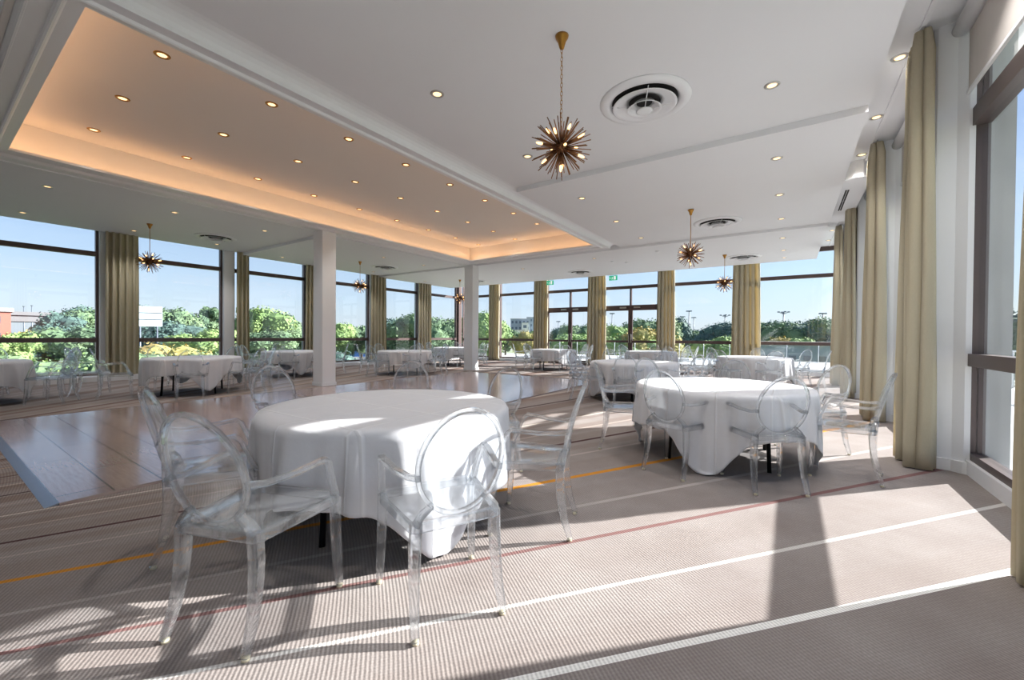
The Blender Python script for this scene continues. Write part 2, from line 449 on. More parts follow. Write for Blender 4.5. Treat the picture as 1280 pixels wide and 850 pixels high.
for args in (('y', DY0, DY1, DX1, 0.03), ('y', DY0, DY1, DX0, -0.03)):
    ramp(*args).build('edge_ramp', M['bronze_dark'], df, (6.73, -5.64, 0))

# upper ceiling slab with a hole for the tray
TX0, TX1, TY0, TY1 = -9.35, -4.28, 0.45, 11.08           # tray recess
m = MB()
m.box(XL - 0.5, TX0, YB - 0.2, YF + 0.3, ZC, ZC + 0.25); m.box(TX1, XR + 0.6, YB - 0.2, YF + 0.3, ZC, ZC + 0.25)
m.box(TX0, TX1, YB - 0.2, TY0, ZC, ZC + 0.25); m.box(TX0, TX1, TY1, YF + 0.3, ZC, ZC + 0.25)
S(m.build('ceiling', M['white']))
S(MB().box(TX0 - 0.05, TX1 + 0.05, TY0 - 0.05, TY1 + 0.05, 4.3, 4.4).build('ceiling_tray', M['tray']))
# lowered ceiling panels, stepping down towards the end wall
SXR = 0.72
def panel(x0, x1, y0, y1, z, top=None):
    m.box(x0, x1, y0, y1, z, top or ZC - 0.002)
m = MB(); BX0, BX1, BY0, BY1 = -9.95, -4.08, 0.32, 11.5
SXL = -14.95
panel(SXL, BX0, YB, YS1, Z1); panel(BX1, SXR, YB, YS1, Z1); panel(BX0, BX1, YB, BY0, Z1)
S(m.build('ceiling_panel_1', M['white']))
m = MB(); panel(SXL, BX0, YS1, YS2, Z2); panel(BX1, SXR - 0.02, YS1, YS2, Z2)
S(m.build('ceiling_panel_2', M['white']))
m = MB(); panel(SXL, BX0, YS2, YS3, Z3 + 0.01); panel(BX0, BX1, YS2, YS3, Z3 + 0.01); panel(BX1, SXR - 0.06, YS2, YS3, Z3 + 0.01)
S(m.build('ceiling_panel_3', M['white']))
# moulded frame round the tray: profile swept round the rectangle (offset outwards from the lip)
def frame_ring(prof, name, mat):
    lx0, lx1, ly0, ly1 = -9.03, -4.57, 0.78, 10.76
    m = MB(); V = []; n = len(prof)
    for (sx, sy) in ((0, 0), (1, 0), (1, 1), (0, 1)):
        for off, z in prof:
            x = (lx0 - off * (0.92 / 0.49)) if sx == 0 else (lx1 + off)
            y = (ly0 - off * 0.94) if sy == 0 else (ly1 + off * 1.45)
            V.append((x, y, z))
    F = []
    for i in range(4):
        j = (i + 1) % 4
        for q in range(n): w = (q + 1) % n; F.append((i * n + q, j * n + q, j * n + w, i * n + w))
    m.add(V, F)
    return S(m.build(name, mat))
cove = [(0.30 + 0.19 * math.sin(a), Z1 - 0.0 - 0.15 * math.cos(a) ** 1.0 * 1.0) for a in [0, .3, .6, .9, 1.2, PI / 2]]
cove = [(0.30 + 0.19 * (1 - math.cos(a)), 3.75 + 0.15 * math.sin(a)) for a in [0, .25, .5, .75, 1.0, 1.3, PI / 2]]
frame_ring([(0.0, 3.80), (0.0, 3.785), (0.10, 3.775), (0.12, 3.745), (0.135, 3.738), (0.15, 3.745), (0.16, 3.768), (0.28, 3.765), (0.285, 3.75)] + cove + [(0.49, 4.1), (0.29, 4.1), (0.29, 3.82), (0.0, 3.82)], 'trim_1', M['white2'])
# recess walls of the tray
m = MB(); t_ = 0.04
m.box(TX0 - .02, TX0 + .02, TY0, TY1, 3.82, 4.302); m.box(TX1 - .02, TX1 + .02, TY0, TY1, 3.82, 4.302)
m.box(TX0 - .02, TX1 + .02, TY0 - .02, TY0 + .02, 3.82, 4.302); m.box(TX0 - .02, TX1 + .02, TY1 - .02, TY1 + .02, 3.82, 4.302)
S(m.build('trim_2', M['tray']))
# hidden light strips on the ledge
for k, (x0, x1, y0, y1) in enumerate(((TX0 + 0.19, TX0 + 0.23, TY0 + .15, TY1 - .15), (TX1 - 0.2, TX1 - 0.16, TY0 + .15, TY1 - .15),
                       (TX0 + .2, TX1 - .2, TY0 + 0.19, TY0 + 0.23), (TX0 + .2, TX1 - .2, TY1 - 0.23, TY1 - 0.19))):
    tag(MB().box(x0, x1, y0, y1, 3.822, 3.834).build('cove_light_strip', M['cove']),
        'warm light strip hidden on the ledge of the ceiling tray, ' + ('long-wall side', 'window side', 'camera end', 'column end')[k], 'light strip')

# columns
for k, (x0, x1, y0, y1) in enumerate(((-9.68, -9.28, 5.56, 5.92), (-9.79, -9.40, 11.30, 11.66))):
    c = S(MB().box(x0, x1, y0, y1, 0.0, 3.762, 0.012).build('column_%d' % (k + 1), M['white2']))
    b_ = MB().box(x0 - 0.012, x1 + 0.012, y0 - 0.012, y1 + 0.012, 0.0, 0.08).build('skirting', M['white2'], c)

# ------------------------------------------------------------------ window walls
def wall_frame(kind):
    """returns function mapping (along, depth outward, z) to world, for each wall"""
    if kind == 'right': return lambda a, d: (XR + d, a)
    if kind == 'left': return lambda a, d: (XL - d, a)
    return lambda a, d: (a, YF + d)
def wbox(m, kind, a0, a1, d0, d1, z0, z1):
    p = wall_frame(kind)(a0, d0); q = wall_frame(kind)(a1, d1)
    return m.box(p[0], q[0], p[1], q[1], z0, z1)
WN = [0]; DN = [0]
def window(kind, a0, a1, door=False, mat=None):
    mat = mat or (M['bronze'] if kind == 'right' else M['bronze_dark'])
    top = 4.17
    if door:
        DN[0] += 1; nm = 'door_%d' % DN[0]
    else:
        WN[0] += 1; nm = 'window_%d' % WN[0]
    fw = 0.055; m = MB()
    zb = 0.13 if not door else 0.0
    wbox(m, kind, a0, a0 + fw, 0.0, 0.11, zb, top); wbox(m, kind, a1 - fw, a1, 0.0, 0.11, zb, top)
    wbox(m, kind, a0, a1, 0.0, 0.11, top - 0.06, top)
    wbox(m, kind, a0 + fw, a1 - fw, 0.01, 0.11, zb, zb + 0.065)
    r2 = (3.22, 3.38) if kind == 'right' else (3.25, 3.37)
    wbox(m, kind, a0 + fw, a1 - fw, -0.012, 0.11, *r2)
    if not door:
        wbox(m, kind, a0 + fw, a1 - fw, -0.015, 0.11, 1.0, 1.115)
        root = S(m.build(nm, mat))
        for z0, z1 in ((zb + 0.065, 1.0), (1.115, r2[0]), (r2[1], top - 0.06)):
            g = MB(); wbox(g, kind, a0 + fw, a1 - fw, 0.05, 0.058, z0, z1); g.build('glass_pane', M['glass'], root)
    else:
        c = (a0 + a1) / 2
        wbox(m, kind, a0 + fw, a1 - fw, -0.01, 0.11, 2.42, 2.56)
        wbox(m, kind, c - 0.035, c + 0.035, 0.0, 0.11, 2.56, r2[0])
        root = S(m.build(nm, mat))
        g = MB(); wbox(g, kind, a0 + fw, a1 - fw, 0.05, 0.058, r2[1], top - 0.06); g.build('glass_pane', M['glass'], root)
        for s0, s1 in ((a0 + fw, c - 0.035), (c + 0.035, a1 - fw)):
            g = MB(); wbox(g, kind, s0, s1, 0.05, 0.058, 2.56, r2[0]); g.build('glass_pane', M['glass'], root)
        for s0, s1, hs in ((a0 + fw, c - 0.004, 1), (c + 0.004, a1 - fw, -1)):
            lf = MB(); w = 0.085
            wbox(lf, kind, s0, s0 + w, -0.01, 0.06, 0.02, 2.42); wbox(lf, kind, s1 - w, s1, -0.01, 0.06, 0.02, 2.42)
            wbox(lf, kind, s0 + w, s1 - w, -0.01, 0.06, 2.34, 2.42); wbox(lf, kind, s0 + w, s1 - w, -0.01, 0.06, 0.02, 0.17)
            wbox(lf, kind, s0 + w, s1 - w, -0.01, 0.06, 1.0, 1.09)
            leaf = lf.build('door_leaf', mat, root)
            for z0, z1 in ((0.17, 1.0), (1.09, 2.34)):
                g = MB(); wbox(g, kind, s0 + w, s1 - w, 0.02, 0.028, z0, z1); g.build('glass_pane', M['glass'], leaf)
            hx = s1 - 0.045 if hs == 1 else s0 + 0.045
            h = MB(); p = wall_frame(kind)(hx, -0.05)
            h.tube([(p[0], p[1] + 0.04, 1.0), (p[0], p[1], 1.0), (p[0], p[1], 1.35), (p[0], p[1] + 0.04, 1.35)], 0.011, 6)
            h.build('door_handle', M['chrome'], leaf)
            cl = MB(); ch_ = (s0 + 0.28 if hs == -1 else s1 - 0.3)
            wbox(cl, kind, ch_ - 0.13, ch_ + 0.13, -0.07, -0.01, 2.43, 2.49); cl.build('door_closer', M['chrome'], leaf)
    return root

HALF = 0.13
# side facing the sun
wr = MB()
for k, y in enumerate(PIERS_Y):
    wbox(wr, 'right', y - HALF, y + HALF, 0.0, 0.12, 0.0, ZC)
wbox(wr, 'right', YB, PIERS_Y[0] - HALF, 0.0, 0.25, 0.0, ZC)
wbox(wr, 'right', YB, YF + 0.2, 0.0, 0.22, 4.17, ZC)
S(wr.build('wall_right', M['white']))
bb = MB(); wbox(bb, 'right', YB, YF, -0.02, 0.2, 0.0, 0.13); S(bb.build('baseboard_right', M['white2']))
ends = PIERS_Y[1:] + [YF + 0.13]
for y0, y1 in zip(PIERS_Y, ends):
    window('right', y0 + HALF, y1 - HALF)
# boxed-out white casings at the piers, with a curved foot
for k, y in enumerate(PIERS_Y):
    m = MB()
    m.prism([(XR + 0.01, y - 0.20), (XR - 0.03, y - 0.195), (XR - 0.10, y - 0.15), (XR - 0.23, y - 0.12), (XR - 0.25, y - 0.10), (XR - 0.25, y + 0.10), (XR - 0.23, y + 0.12), (XR - 0.1, y + 0.15), (XR + 0.01, y + 0.2)], 0.0, ZC)
    m.prism([(XR + 0.01, y - 0.26), (XR - 0.05, y - 0.24), (XR - 0.11, y - 0.18), (XR - 0.25, y - 0.15), (XR - 0.28, y - 0.12), (XR - 0.28, y + 0.12), (XR - 0.25, y + 0.15), (XR - 0.11, y + 0.18), (XR + 0.01, y + 0.24)], 0.0, 0.11)
    S(m.build('trim_%d' % (k + 3), M['white2']))

# long wall opposite
PL = [-2.55, 0.2, 2.95, 5.78, 8.5, 11.3, 14.1]
wl = MB()
for y in PL: wbox(wl, 'left', y - 0.15, y + 0.15, -0.12, 0.25, 0.0, ZC)
wbox(wl, 'left', YB, PL[0] - 0.15, 0.0, 0.25, 0.0, ZC)
wbox(wl, 'left', YB, YF + 0.2, 0.0, 0.22, 4.17, ZC)
S(wl.build('wall_left', M['white']))
bb = MB(); wbox(bb, 'left', YB, YF, -0.45, 0.2, 0.0, 0.125); S(bb.build('baseboard_left', M['white2']))
for y0, y1 in zip(PL, PL[1:] + [YF + 0.1]):
    window('left', y0 + 0.15, y1 - 0.15)

# end wall
PF = [-12.4, -9.65, -6.9, -4.12, -1.36]
wf = MB()
for x in PF: wbox(wf, 'far', x - 0.14, x + 0.14, -0.06, 0.25, 0.0, ZC)
wbox(wf, 'far', XL - 0.3, XR + 0.3, 0.0, 0.22, 4.17, ZC)
wbox(wf, 'far', XL - 0.25, XL + 0.08, 0.0, 0.25, 0.0, ZC); wbox(wf, 'far', XR - 0.05, XR + 0.3, 0.0, 0.25, 0.0, ZC)
S(wf.build('wall_far', M['bronze_dark']))
xs = [XL + 0.2] + PF + [XR + 0.1]
for k, (x0, x1) in enumerate(zip(xs, xs[1:])):
    isd = k in (2, 3)
    window('far', x0 + 0.14, x1 - 0.14, door=isd)
    if not isd:
        bb = MB(); wbox(bb, 'far', x0 + 0.14, x1 - 0.14, -0.2, 0.2, 0.0, 0.125); S(bb.build('baseboard_far_%d' % (k + 1), M['white2']))
# wall behind the camera
S(MB().box(XL - 0.5, XR + 0.5, YB - 0.2, YB, 0.0, ZC).build('wall_back', M['white']))

# ------------------------------------------------------------------ roller blinds on the sunny side
def blind(y0, y1, zbot, label):
    r = empty('roller_blind', (XR - 0.10, (y0 + y1) / 2, 4.1)); w = (y1 - y0) / 2
    tag(r, label, 'blind', 'roller blinds of the sunny windows')
    MB().tube([(0, -w, 0.02), (0, w, 0.02)], 0.065, 18).build('roller_tube', M['white2'], r)
    MB().box(0.045, 0.049, -w + 0.03, w - 0.03, zbot - 4.1 + 0.02, 0.0).build('blind_fabric', M['blind'], r)
    MB().box(0.035, 0.058, -w + 0.02, w - 0.02, zbot - 4.1, zbot - 4.1 + 0.03, 0.004).build('hem_bar', M['white2'], r)
    MB().tube([(0.02, -w + 0.0, 0.0), (0.02, -w, zbot - 4.1 - 0.05)], 0.006, 6).build('pull_chain', M['chrome'], r)
nm = ['beside the camera', 'of the window with the concrete pier outside', 'of the second window along the sunny wall', 'of the third window along the sunny wall', 'of the fourth window along the sunny wall', 'of the last window before the corner']
for k in range(1, 6):
    blind(PIERS_Y[k] + 0.22, PIERS_Y[k + 1] - 0.22, 3.5, 'white roller blind ' + nm[k - 1])

# ------------------------------------------------------------------ curtains
def curtain(cx, cyy, axis, width, z1, label, folds=7, seed=0, depth=0.1):
    rnd = random.Random(seed)
    r = empty('curtain', (cx, cyy, 0)); tag(r, label, 'curtain', 'sand coloured pleated curtains')
    N = folds * 12; L = 24; th = 0.006
    ph = [rnd.uniform(-.5, .5) for _ in range(folds + 1)]; am = [rnd.uniform(.7, 1.25) for _ in range(folds + 1)]
    V = []; F = []
    for i in range(L + 1):
        h = i / L; z = 0.012 + (z1 - 0.012) * h
        pinch = 1.0 - 0.10 * h ** 2 - (0.10 if h > 0.97 else 0)
        for sidez in (0, 1):
            for j in range(N + 1):
                s_ = j / N; q = s_ * folds; k = int(min(q, folds - 1)); fr = q - k
                A = (am[k] * (1 - fr) + am[k + 1] * fr) * depth * (0.72 + 0.28 * (1 - h)) * 0.6
                if h > 0.97: A *= 0.75
                w = 2 * PI * q + (ph[k] * (1 - fr) + ph[k + 1] * fr) * (1.3 - h) * 1.2
                d = A * math.sin(w) + 0.012 * math.sin(5 * h + k)
                a = (s_ - 0.5) * width * pinch - 0.34 * width / folds * math.sin(2 * w) * 0.35 + 0.01 * math.cos(w) + 0.02 * (1 - h) * math.sin(3 * s_ + seed)
                d += (th if sidez else 0)
                V.append((d, a, z) if axis == 'y' else (a, d, z))
    W = 2 * (N + 1)
    for i in range(L):
        for j in range(N):
            a = i * W + j; F.append((a, a + 1, a + 1 + W, a + W))
            b = a + N + 1; F.append((b, b + W, b + 1 + W, b + 1))
        for e in (0, N):
            a = i * W + e; F.append((a, a + W, a + W + N + 1, a + N + 1))
    for j in range(N):
        F.append((j, j + N + 1, j + N + 2, j + 1)); t0 = L * W + j; F.append((t0, t0 + 1, t0 + N + 2, t0 + N + 1))
    MB().add(V, F, True).build('pleated_fabric', M['curtain'], r)
    for q in range(folds):
        a = ((q + .5) / folds - .5) * width * 0.8
        p = (0.0, a) if axis == 'y' else (a, 0.0)
        MB().tube([(p[0], p[1], z1 - 0.02), (p[0] + .004, p[1], z1 + 0.015), (p[0], p[1], z1 + 0.035)], 0.004, 5).build('hook', M['chrome'], r)
    return r
lab = {0.2: 'sand curtain at the sunny wall beside the camera', 2.95: 'sand curtain at the frame edge beside the big sun patch', 5.72: 'tall sand curtain standing beside the window with the concrete pier outside',
       8.47: 'sand curtain behind the tall one on the sunny wall', 11.22: 'third sand curtain along the sunny wall, in front of a white pier', 13.97: 'last sand curtain on the sunny wall before the corner'}
for k, (y, w, x, a) in enumerate(((0.2, .55, 1.02, 1), (3.06, .5, 1.075, 1), (5.62, .50, 1.03, 1), (8.42, .66, 1.05, 1), (11.25, .5, 1.03, 1), (13.9, .5, 1.03, 1))):
    curtain(x, y, 'y', w, 4.2, list(lab.values())[k], folds=5, seed=k + 1, depth=0.18)
MB().box(1.0, 1.04, YB + 0.1, YF - 0.1, 4.225, 4.25).build('trim_20', M['white2'])['kind'] = 'structure'
ll = ['beside the frame edge, at the table cut by the frame', 'behind the table under the long-wall chandelier', 'beside a white pier left of nothing', 'a', 'b']
for k, (y0, y1) in enumerate(((0.0, 0.65), (2.84, 3.56), (5.93, 6.32), (8.2, 8.92), (11.03, 11.86), (13.74, 14.62))):
    t_ = ['sand curtain on the long wall beyond the table cut by the frame edge', 'wide sand curtain on the long wall beside two empty chairs of the chandelier table',
          'narrow sand curtain beside a white pier on the long wall', 'sand curtain on the long wall seen beside the first square column', 'sand curtain on the long wall behind the table between the columns',
          'sand curtain on the long wall just before the far corner'][k]
    curtain(XL + 0.24, (y0 + y1) / 2, 'y', y1 - y0, 4.2, t_, folds=5 if y1 - y0 > .5 else 3, seed=20 + k, depth=0.13)
for k, (x0, x1) in enumerate(((-12.78, -12.07), (-10.1, -9.3), (-7.35, -6.49), (-4.4, -3.7), (-1.77, -0.88))):
    t_ = ['sand curtain on the end wall beside the second square column', 'sand curtain on the end wall before the first glazed door', 'sand curtain on the end wall between the two glazed doors',
          'sand curtain on the end wall after the second glazed door', 'broad sand curtain on the end wall behind the table by the corner'][k]
    curtain((x0 + x1) / 2, YF - 0.22, 'x', x1 - x0, 4.2, t_, folds=5, seed=40 + k, depth=0.13)

# ------------------------------------------------------------------ ceiling fittings
lamp_me = {}
def downlight(x, y, z, label, brass=False, power=1.0, group='recessed ceiling downlights'):
    r = empty('downlight', (x, y, z)); tag(r, label, 'downlight', group)
    key = 'b' if brass else 'w'
    if key not in lamp_me:
        ring = MB().lathe([(0.048, -0.001), (0.05, -0.008), (0.066, -0.009), (0.074, -0.004), (0.076, 0.0), (0.046, 0.0), (0.048, -0.001)], seg=24)
        lamp = MB().lathe([(0.0, -0.0035), (0.036, -0.0035), (0.045, -0.002), (0.045, -0.0005), (0.0, -0.0005)], seg=20)
        lamp_me[key] = (ring.mesh('trim_ring', M['brass'] if brass else M['chrome']), lamp.mesh('lamp', M['lamp']))
    for nm_, me in zip(('trim_ring', 'lamp'), lamp_me[key]):
        o = bpy.data.objects.new(nm_, me); COL.objects.link(o); o.parent = r
    if 'spot' not in lamp_me:
        L = bpy.data.lights.new('spot_beam', 'SPOT'); L.energy = SPOT_POWER; L.color = (1.0, 0.96, 0.91); L.spot_size = math.radians(104); L.spot_blend = 1.0; L.shadow_soft_size = 0.05
        lamp_me['spot'] = L
        L2 = L.copy(); L2.spot_size = math.radians(76); lamp_me['spot_tray'] = L2
    o = bpy.data.objects.new('spot_beam', lamp_me['spot_tray' if brass else 'spot']); COL.objects.link(o); o.parent = r; o.location = (0, 0, -0.03)
    return r
ordn = ['first', 'second', 'third', 'fourth', 'fifth', 'sixth', 'seventh', 'eighth', 'ninth']
for row, x, n in (('window-side', -5.735, 8), ('middle', -7.22, 9), ('column-side', -8.7, 9)):
    for k in range(n):
        downlight(x, 1.57 + 1.148 * k, 4.3, 'brass downlight in the lit ceiling tray, %s row, %s from camera end' % (row, ordn[k]), True)
for nm_, x, ys in (('row beside the tray', -3.24, (1.42, 3.27, 5.14, 7.05, 8.87, 10.7)), ('row near the sunny windows', -0.19, (1.4, 3.27, 5.1, 6.99, 8.8, 10.59, 12.35, 14.1, 15.4))):
    for k, y in enumerate(ys):
        z = Z1 if y < YS1 else Z2 if y < YS2 else Z3 + 0.01
        downlight(x, y, z, 'downlight in the lowered ceiling, %s, %s from camera end' % (nm_, ordn[k]))
for nm_, x in (('inner row over long-wall tables', -11.2), ('outer row by long-wall windows', -14.1)):
    for k, y in enumerate((1.42, 3.28, 5.14, 7.03, 8.86, 10.65, 13.5)):
        z = Z1 if y < YS1 else Z2 if y < YS2 else Z3 + 0.01
        downlight(x, y, z, 'downlight in the lowered ceiling, %s, %s from camera end' % (nm_, ordn[k]))
downlight(-5.25, 12.4, Z3 + 0.01, 'single round downlight in the ceiling beyond the tray corner')
downlight(-8.3, 12.9, Z3 + 0.01, 'single round downlight in the ceiling beyond the second square column')
for k, y in enumerate((4.45, 5.95, 7.38, 8.75, 12.95, 14.45, 15.85)):
    downlight(0.93, y, ZC, 'round downlight in the high strip above the curtains, %s from camera end' % ordn[k])
for k, (x, y, z) in enumerate(((-3.25, 12.3, Z3 + 0.01), (-4.95, 13.2, Z3 + 0.01), (-4.6, 13.6, Z3 + 0.01))):
    tag(MB().lathe([(0, -0.03), (0.04, -0.03), (0.055, -0.012), (0.06, 0.0), (0, 0.0)], seg=16).build('smoke_detector', M['white2'], None, (x, y, z)),
        ['small round detector on the ceiling near the second sunny-side chandelier', 'small round detector beyond the tray corner, nearer the tray', 'small round detector beyond the tray corner, nearer the doors'][k], 'detector', 'ceiling detectors')

def diffuser(x, y, z, label, drop=True):
    r = empty('air_diffuser', (x, y, z)); tag(r, label, 'ceiling vent', 'round ceiling air diffusers')
    MB().lathe([(0.36, -0.004), (0.38, -0.03), (0.44, -0.035), (0.485, -0.012), (0.49, 0.0), (0.36, 0.0), (0.36, -0.004)], seg=48).build('outer_flange', M['white2'], r)
    MB().lathe([(0.355, -0.003), (0.0, -0.003)], seg=40).build('duct_opening', M['dark'], r)
    for a, b, z0, z1 in ((0.17, 0.345, -0.012, -0.055), (0.085, 0.185, -0.02, -0.09)):
        MB().lathe([(a, z0), (a + 0.3 * (b - a), z0 * .9 + z1 * .1), (b - 0.03, z1 * .75 + z0 * .25), (b, z1), (b - 0.004, z1 - 0.006), (b - 0.035, z1 * .75 + z0 * .25 - 0.004), (a + 0.3 * (b - a), z0 * .9 + z1 * .1 - 0.004), (a, z0)], seg=44).build('cone_ring', M['white2'], r)
    MB().lathe([(0.0, -0.122), (0.07, -0.12), (0.09, -0.11), (0.07, -0.098), (0.0, -0.098)], seg=28).build('centre_disc', M['white2'], r)
    for a in (0, PI / 2, PI, 3 * PI / 2):
        c, s = math.cos(a + .4), math.sin(a + .4)
        MB().tube([(0.07 * c, 0.07 * s, -0.10), (0.35 * c, 0.35 * s, -0.03)], 0.005, 5).build('spider_arm', M['white2'], r)
    return r
for a in ((-1.39, 4.66, Z1, 'large round air diffuser beside the front chandelier'), (-1.38, 10.15, Z2, 'round air diffuser beyond the second sunny-side chandelier'),
          (-1.24, 14.6, Z3 + .01, 'round air diffuser above the corner table by the end wall'), (-13.1, 4.75, Z1, 'round air diffuser beyond the first long-wall chandelier'),
          (-12.75, 10.15, Z2, 'round air diffuser beyond the second long-wall chandelier'), (-6.8, 14.7, Z3 + .01, 'round air diffuser before the glazed doors'), (-12.0, 14.7, Z3 + .01, 'round air diffuser by the far corner of the long wall')):
    diffuser(*a)

# chandeliers
def fib(n):
    out = []
    for i in range(n):
        z = 1 - 2 * (i + .5) / n; r = math.sqrt(1 - z * z); a = i * 2.39996
        out.append(Vector((r * math.cos(a), r * math.sin(a), z)))
    return out
def chandelier(x, y, z, zc, label, near=False, R=0.275):
    r = empty('sputnik_chandelier', (x, y, z)); tag(r, label, 'chandelier', 'brass starburst chandeliers')
    c = Vector((0, 0, zc - z))
    MB().lathe([(0, -0.115), (0.018, -0.112), (0.024, -0.095), (0.036, -0.05), (0.055, -0.02), (0.06, 0.0), (0, 0)], seg=24).build('ceiling_canopy', M['brass'], r)
    # chain of oval links
    top = -0.11; bot = c.z + 0.19; n = int((top - bot) / 0.036) if near else 0
    ch = MB()
    if near:
        for i in range(n):
            zz = top - (i + .5) * (top - bot) / n; a = (i % 2) * PI / 2
            pts = [(0.010 * math.cos(t) * math.cos(a), 0.010 * math.cos(t) * math.sin(a), zz + 0.023 * math.sin(t)) for t in [2 * PI * q / 10 for q in range(10)]]
            ch.tube(pts, 0.0026, 5, closed=True, up=(math.sin(a), -math.cos(a), 0.001))
    else:
        ch.tube([(0, 0, top), (0.003, 0, (top + bot) / 2), (0, 0, bot)], 0.007, 6)
    ch.build('chain', M['brass'], r)
    MB().tube([(0, 0, bot), (0, 0, c.z)], 0.008, 8).build('stem', M['bronzerod'], r)
    core = MB().sphere(c, 0.05, 20, 12).build('core_ball', M['bronzerod'], r)
    dirs = fib(96 if near else 84)
    rnd = random.Random(3)
    if near:
        me = None
        for d in dirs:
            k = R * rnd.uniform(0.88, 1.02)
            if d.z > 0.97: continue
            if me is None: me = MB().tube([(0, 0, 0.045), (0, 0, 0.275)], 0.0042, 6).mesh('spike', M['bronzerod'])
            o = bpy.data.objects.new('spike', me); COL.objects.link(o); o.parent = r; o.location = c
            o.rotation_euler = d.to_track_quat('Z', 'Y').to_euler(); o.scale = (1, 1, k / 0.275)
    else:
        m = MB()
        for d in dirs:
            if d.z > 0.97: continue
            m.tube([c + d * 0.045, c + d * R * rnd.uniform(0.88, 1.02)], 0.0055, 5)
        m.build('spike_burst', M['bronzerod'], r)
    sdirs = [Vector(v).normalized() for v in ((.05, -.1, -1), (1, .1, .35), (.3, 1, .3), (-.8, .6, .3), (-.9, -.5, .25), (.2, -1, .35), (.75, .65, -.35), (-.35, .9, -.5), (-1, .1, -.4), (.6, -.75, -.3), (.3, .2, .9), (-.5, -.2, .75))]
    for d in sdirs:
        s = MB().tube([c + d * 0.05, c + d * 0.085, c + d * 0.09, c + d * 0.165], [0.006, 0.006, 0.0125, 0.0125], 10).build('bulb_socket', M['bronzerod'], r)
        b = MB().tube([c + d * 0.165, c + d * 0.18, c + d * 0.205, c + d * 0.222, c + d * 0.228], [0.008, 0.011, 0.011, 0.006, 0.001], 10).build('bulb', M['bulb'], s)
    return r
chandelier(-1.70, 3.25, Z1, 2.92, 'large brass starburst chandelier hanging on a chain over the front of the room', True)
chandelier(-1.69, 8.87, Z2, 2.92, 'brass starburst chandelier second along the sunny side')
chandelier(-1.68, 13.95, Z3 + .01, 2.88, 'brass starburst chandelier third along the sunny side, by the broad curtain')
chandelier(-12.9, 3.29, Z1, 2.98, 'brass starburst chandelier over the long wall, before the wide curtain')
chandelier(-12.55, 8.92, Z2, 2.97, 'brass starburst chandelier between the first column and a curtain')
chandelier(-12.36, 13.97, Z3 + .01, 2.92, 'brass starburst chandelier just beside the second square column')

# bulkhead with slot grille over the sunny wall
bk = MB()
pts = [(1.36, 8.9)] + [(1.36 - 0.3 * math.sin(a) - 0.34 * (a / (PI / 2)), 8.9 - 0.0 - 0.3 * math.sin(a * 2) * 0.6) for a in (0.3, 0.8, 1.2, PI / 2)] + [(0.70, 9.1), (0.70, 12.1), (1.36, 12.1)]
bk.prism([(1.10, 12.1), (1.10, 9.2), (1.06, 9.06), (0.98, 8.98), (0.88, 8.97), (0.74, 9.05), (0.74, 12.1)], 3.96, ZC - 0.003)
S(bk.build('ceiling_bulkhead', M['white']))
g = empty('slot_grille', (0.83, 10.35, 3.96)); tag(g, 'long dark slotted air grille under the bulkhead by the curtains', 'air grille')
MB().box(-0.045, 0.045, -0.75, 0.75, -0.006, 0.0).build('grille_frame', M['white2'], g)
for k in range(2):
    MB().box(-0.03 + 0.034 * k, -0.004 + 0.034 * k, -0.73, -0.01, -0.009, -0.004).build('slot', M['dark'], g)
    MB().box(-0.03 + 0.034 * k, -0.004 + 0.034 * k, 0.01, 0.73, -0.009, -0.004).build('slot', M['dark'], g)

# exit signs hanging from the lowered ceiling over the doors
for x, t_ in ((-8.85, 'green emergency exit sign over the glazed door close to the columns'), (-5.95, 'green emergency exit sign over the glazed door close to the corner table')):
    r = empty('exit_sign', (x, 16.0, Z3 + .01)); tag(r, t_, 'exit sign', 'green emergency exit signs')
    MB().box(-0.17, 0.17, -0.015, 0.015, -0.24, -0.05).build('sign_plate', M['green'], r)
    for sx in (-0.1, 0.1): MB().tube([(sx, 0, -0.05), (sx, 0, 0)], 0.004, 5).build('hanger', M['chrome'], r)
    fg = MB()
    fg.box(0.03, 0.11, -0.018, -0.0155, -0.215, -0.075)                     # doorway
    fg.build('doorway_symbol', M['signwhite'], r)
    pm = MB(); y = -0.0165
    pm.tube([(-0.02, y, -0.10), (-0.02, y, -0.101)], 0.012, 8)
    pm.tube([(-0.025, y, -0.12), (-0.035, y, -0.16)], (0.010), 6); pm.tube([(-0.035, y, -0.16), (-0.01, y, -0.185), (-0.02, y, -0.215)], 0.006, 6)
    pm.tube([(-0.035, y, -0.16), (-0.055, y, -0.19), (-0.085, y, -0.195)], 0.006, 6); pm.tube([(-0.06, y, -0.145), (-0.045, y, -0.125), (0.0, y, -0.13), (0.015, y, -0.12)], 0.005, 6)
    pm.build('running_figure', M['signwhite'], r)
    ar = MB(); ar.add([(-0.15, y, -0.145), (-0.115, y, -0.12), (-0.115, y, -0.17), (-0.115, y, -0.138), (-0.09, y, -0.138), (-0.09, y, -0.152), (-0.115, y, -0.152)], [(0, 1, 2), (3, 4, 5, 6)])
    ar.build('arrow_symbol', M['signwhite'], r)

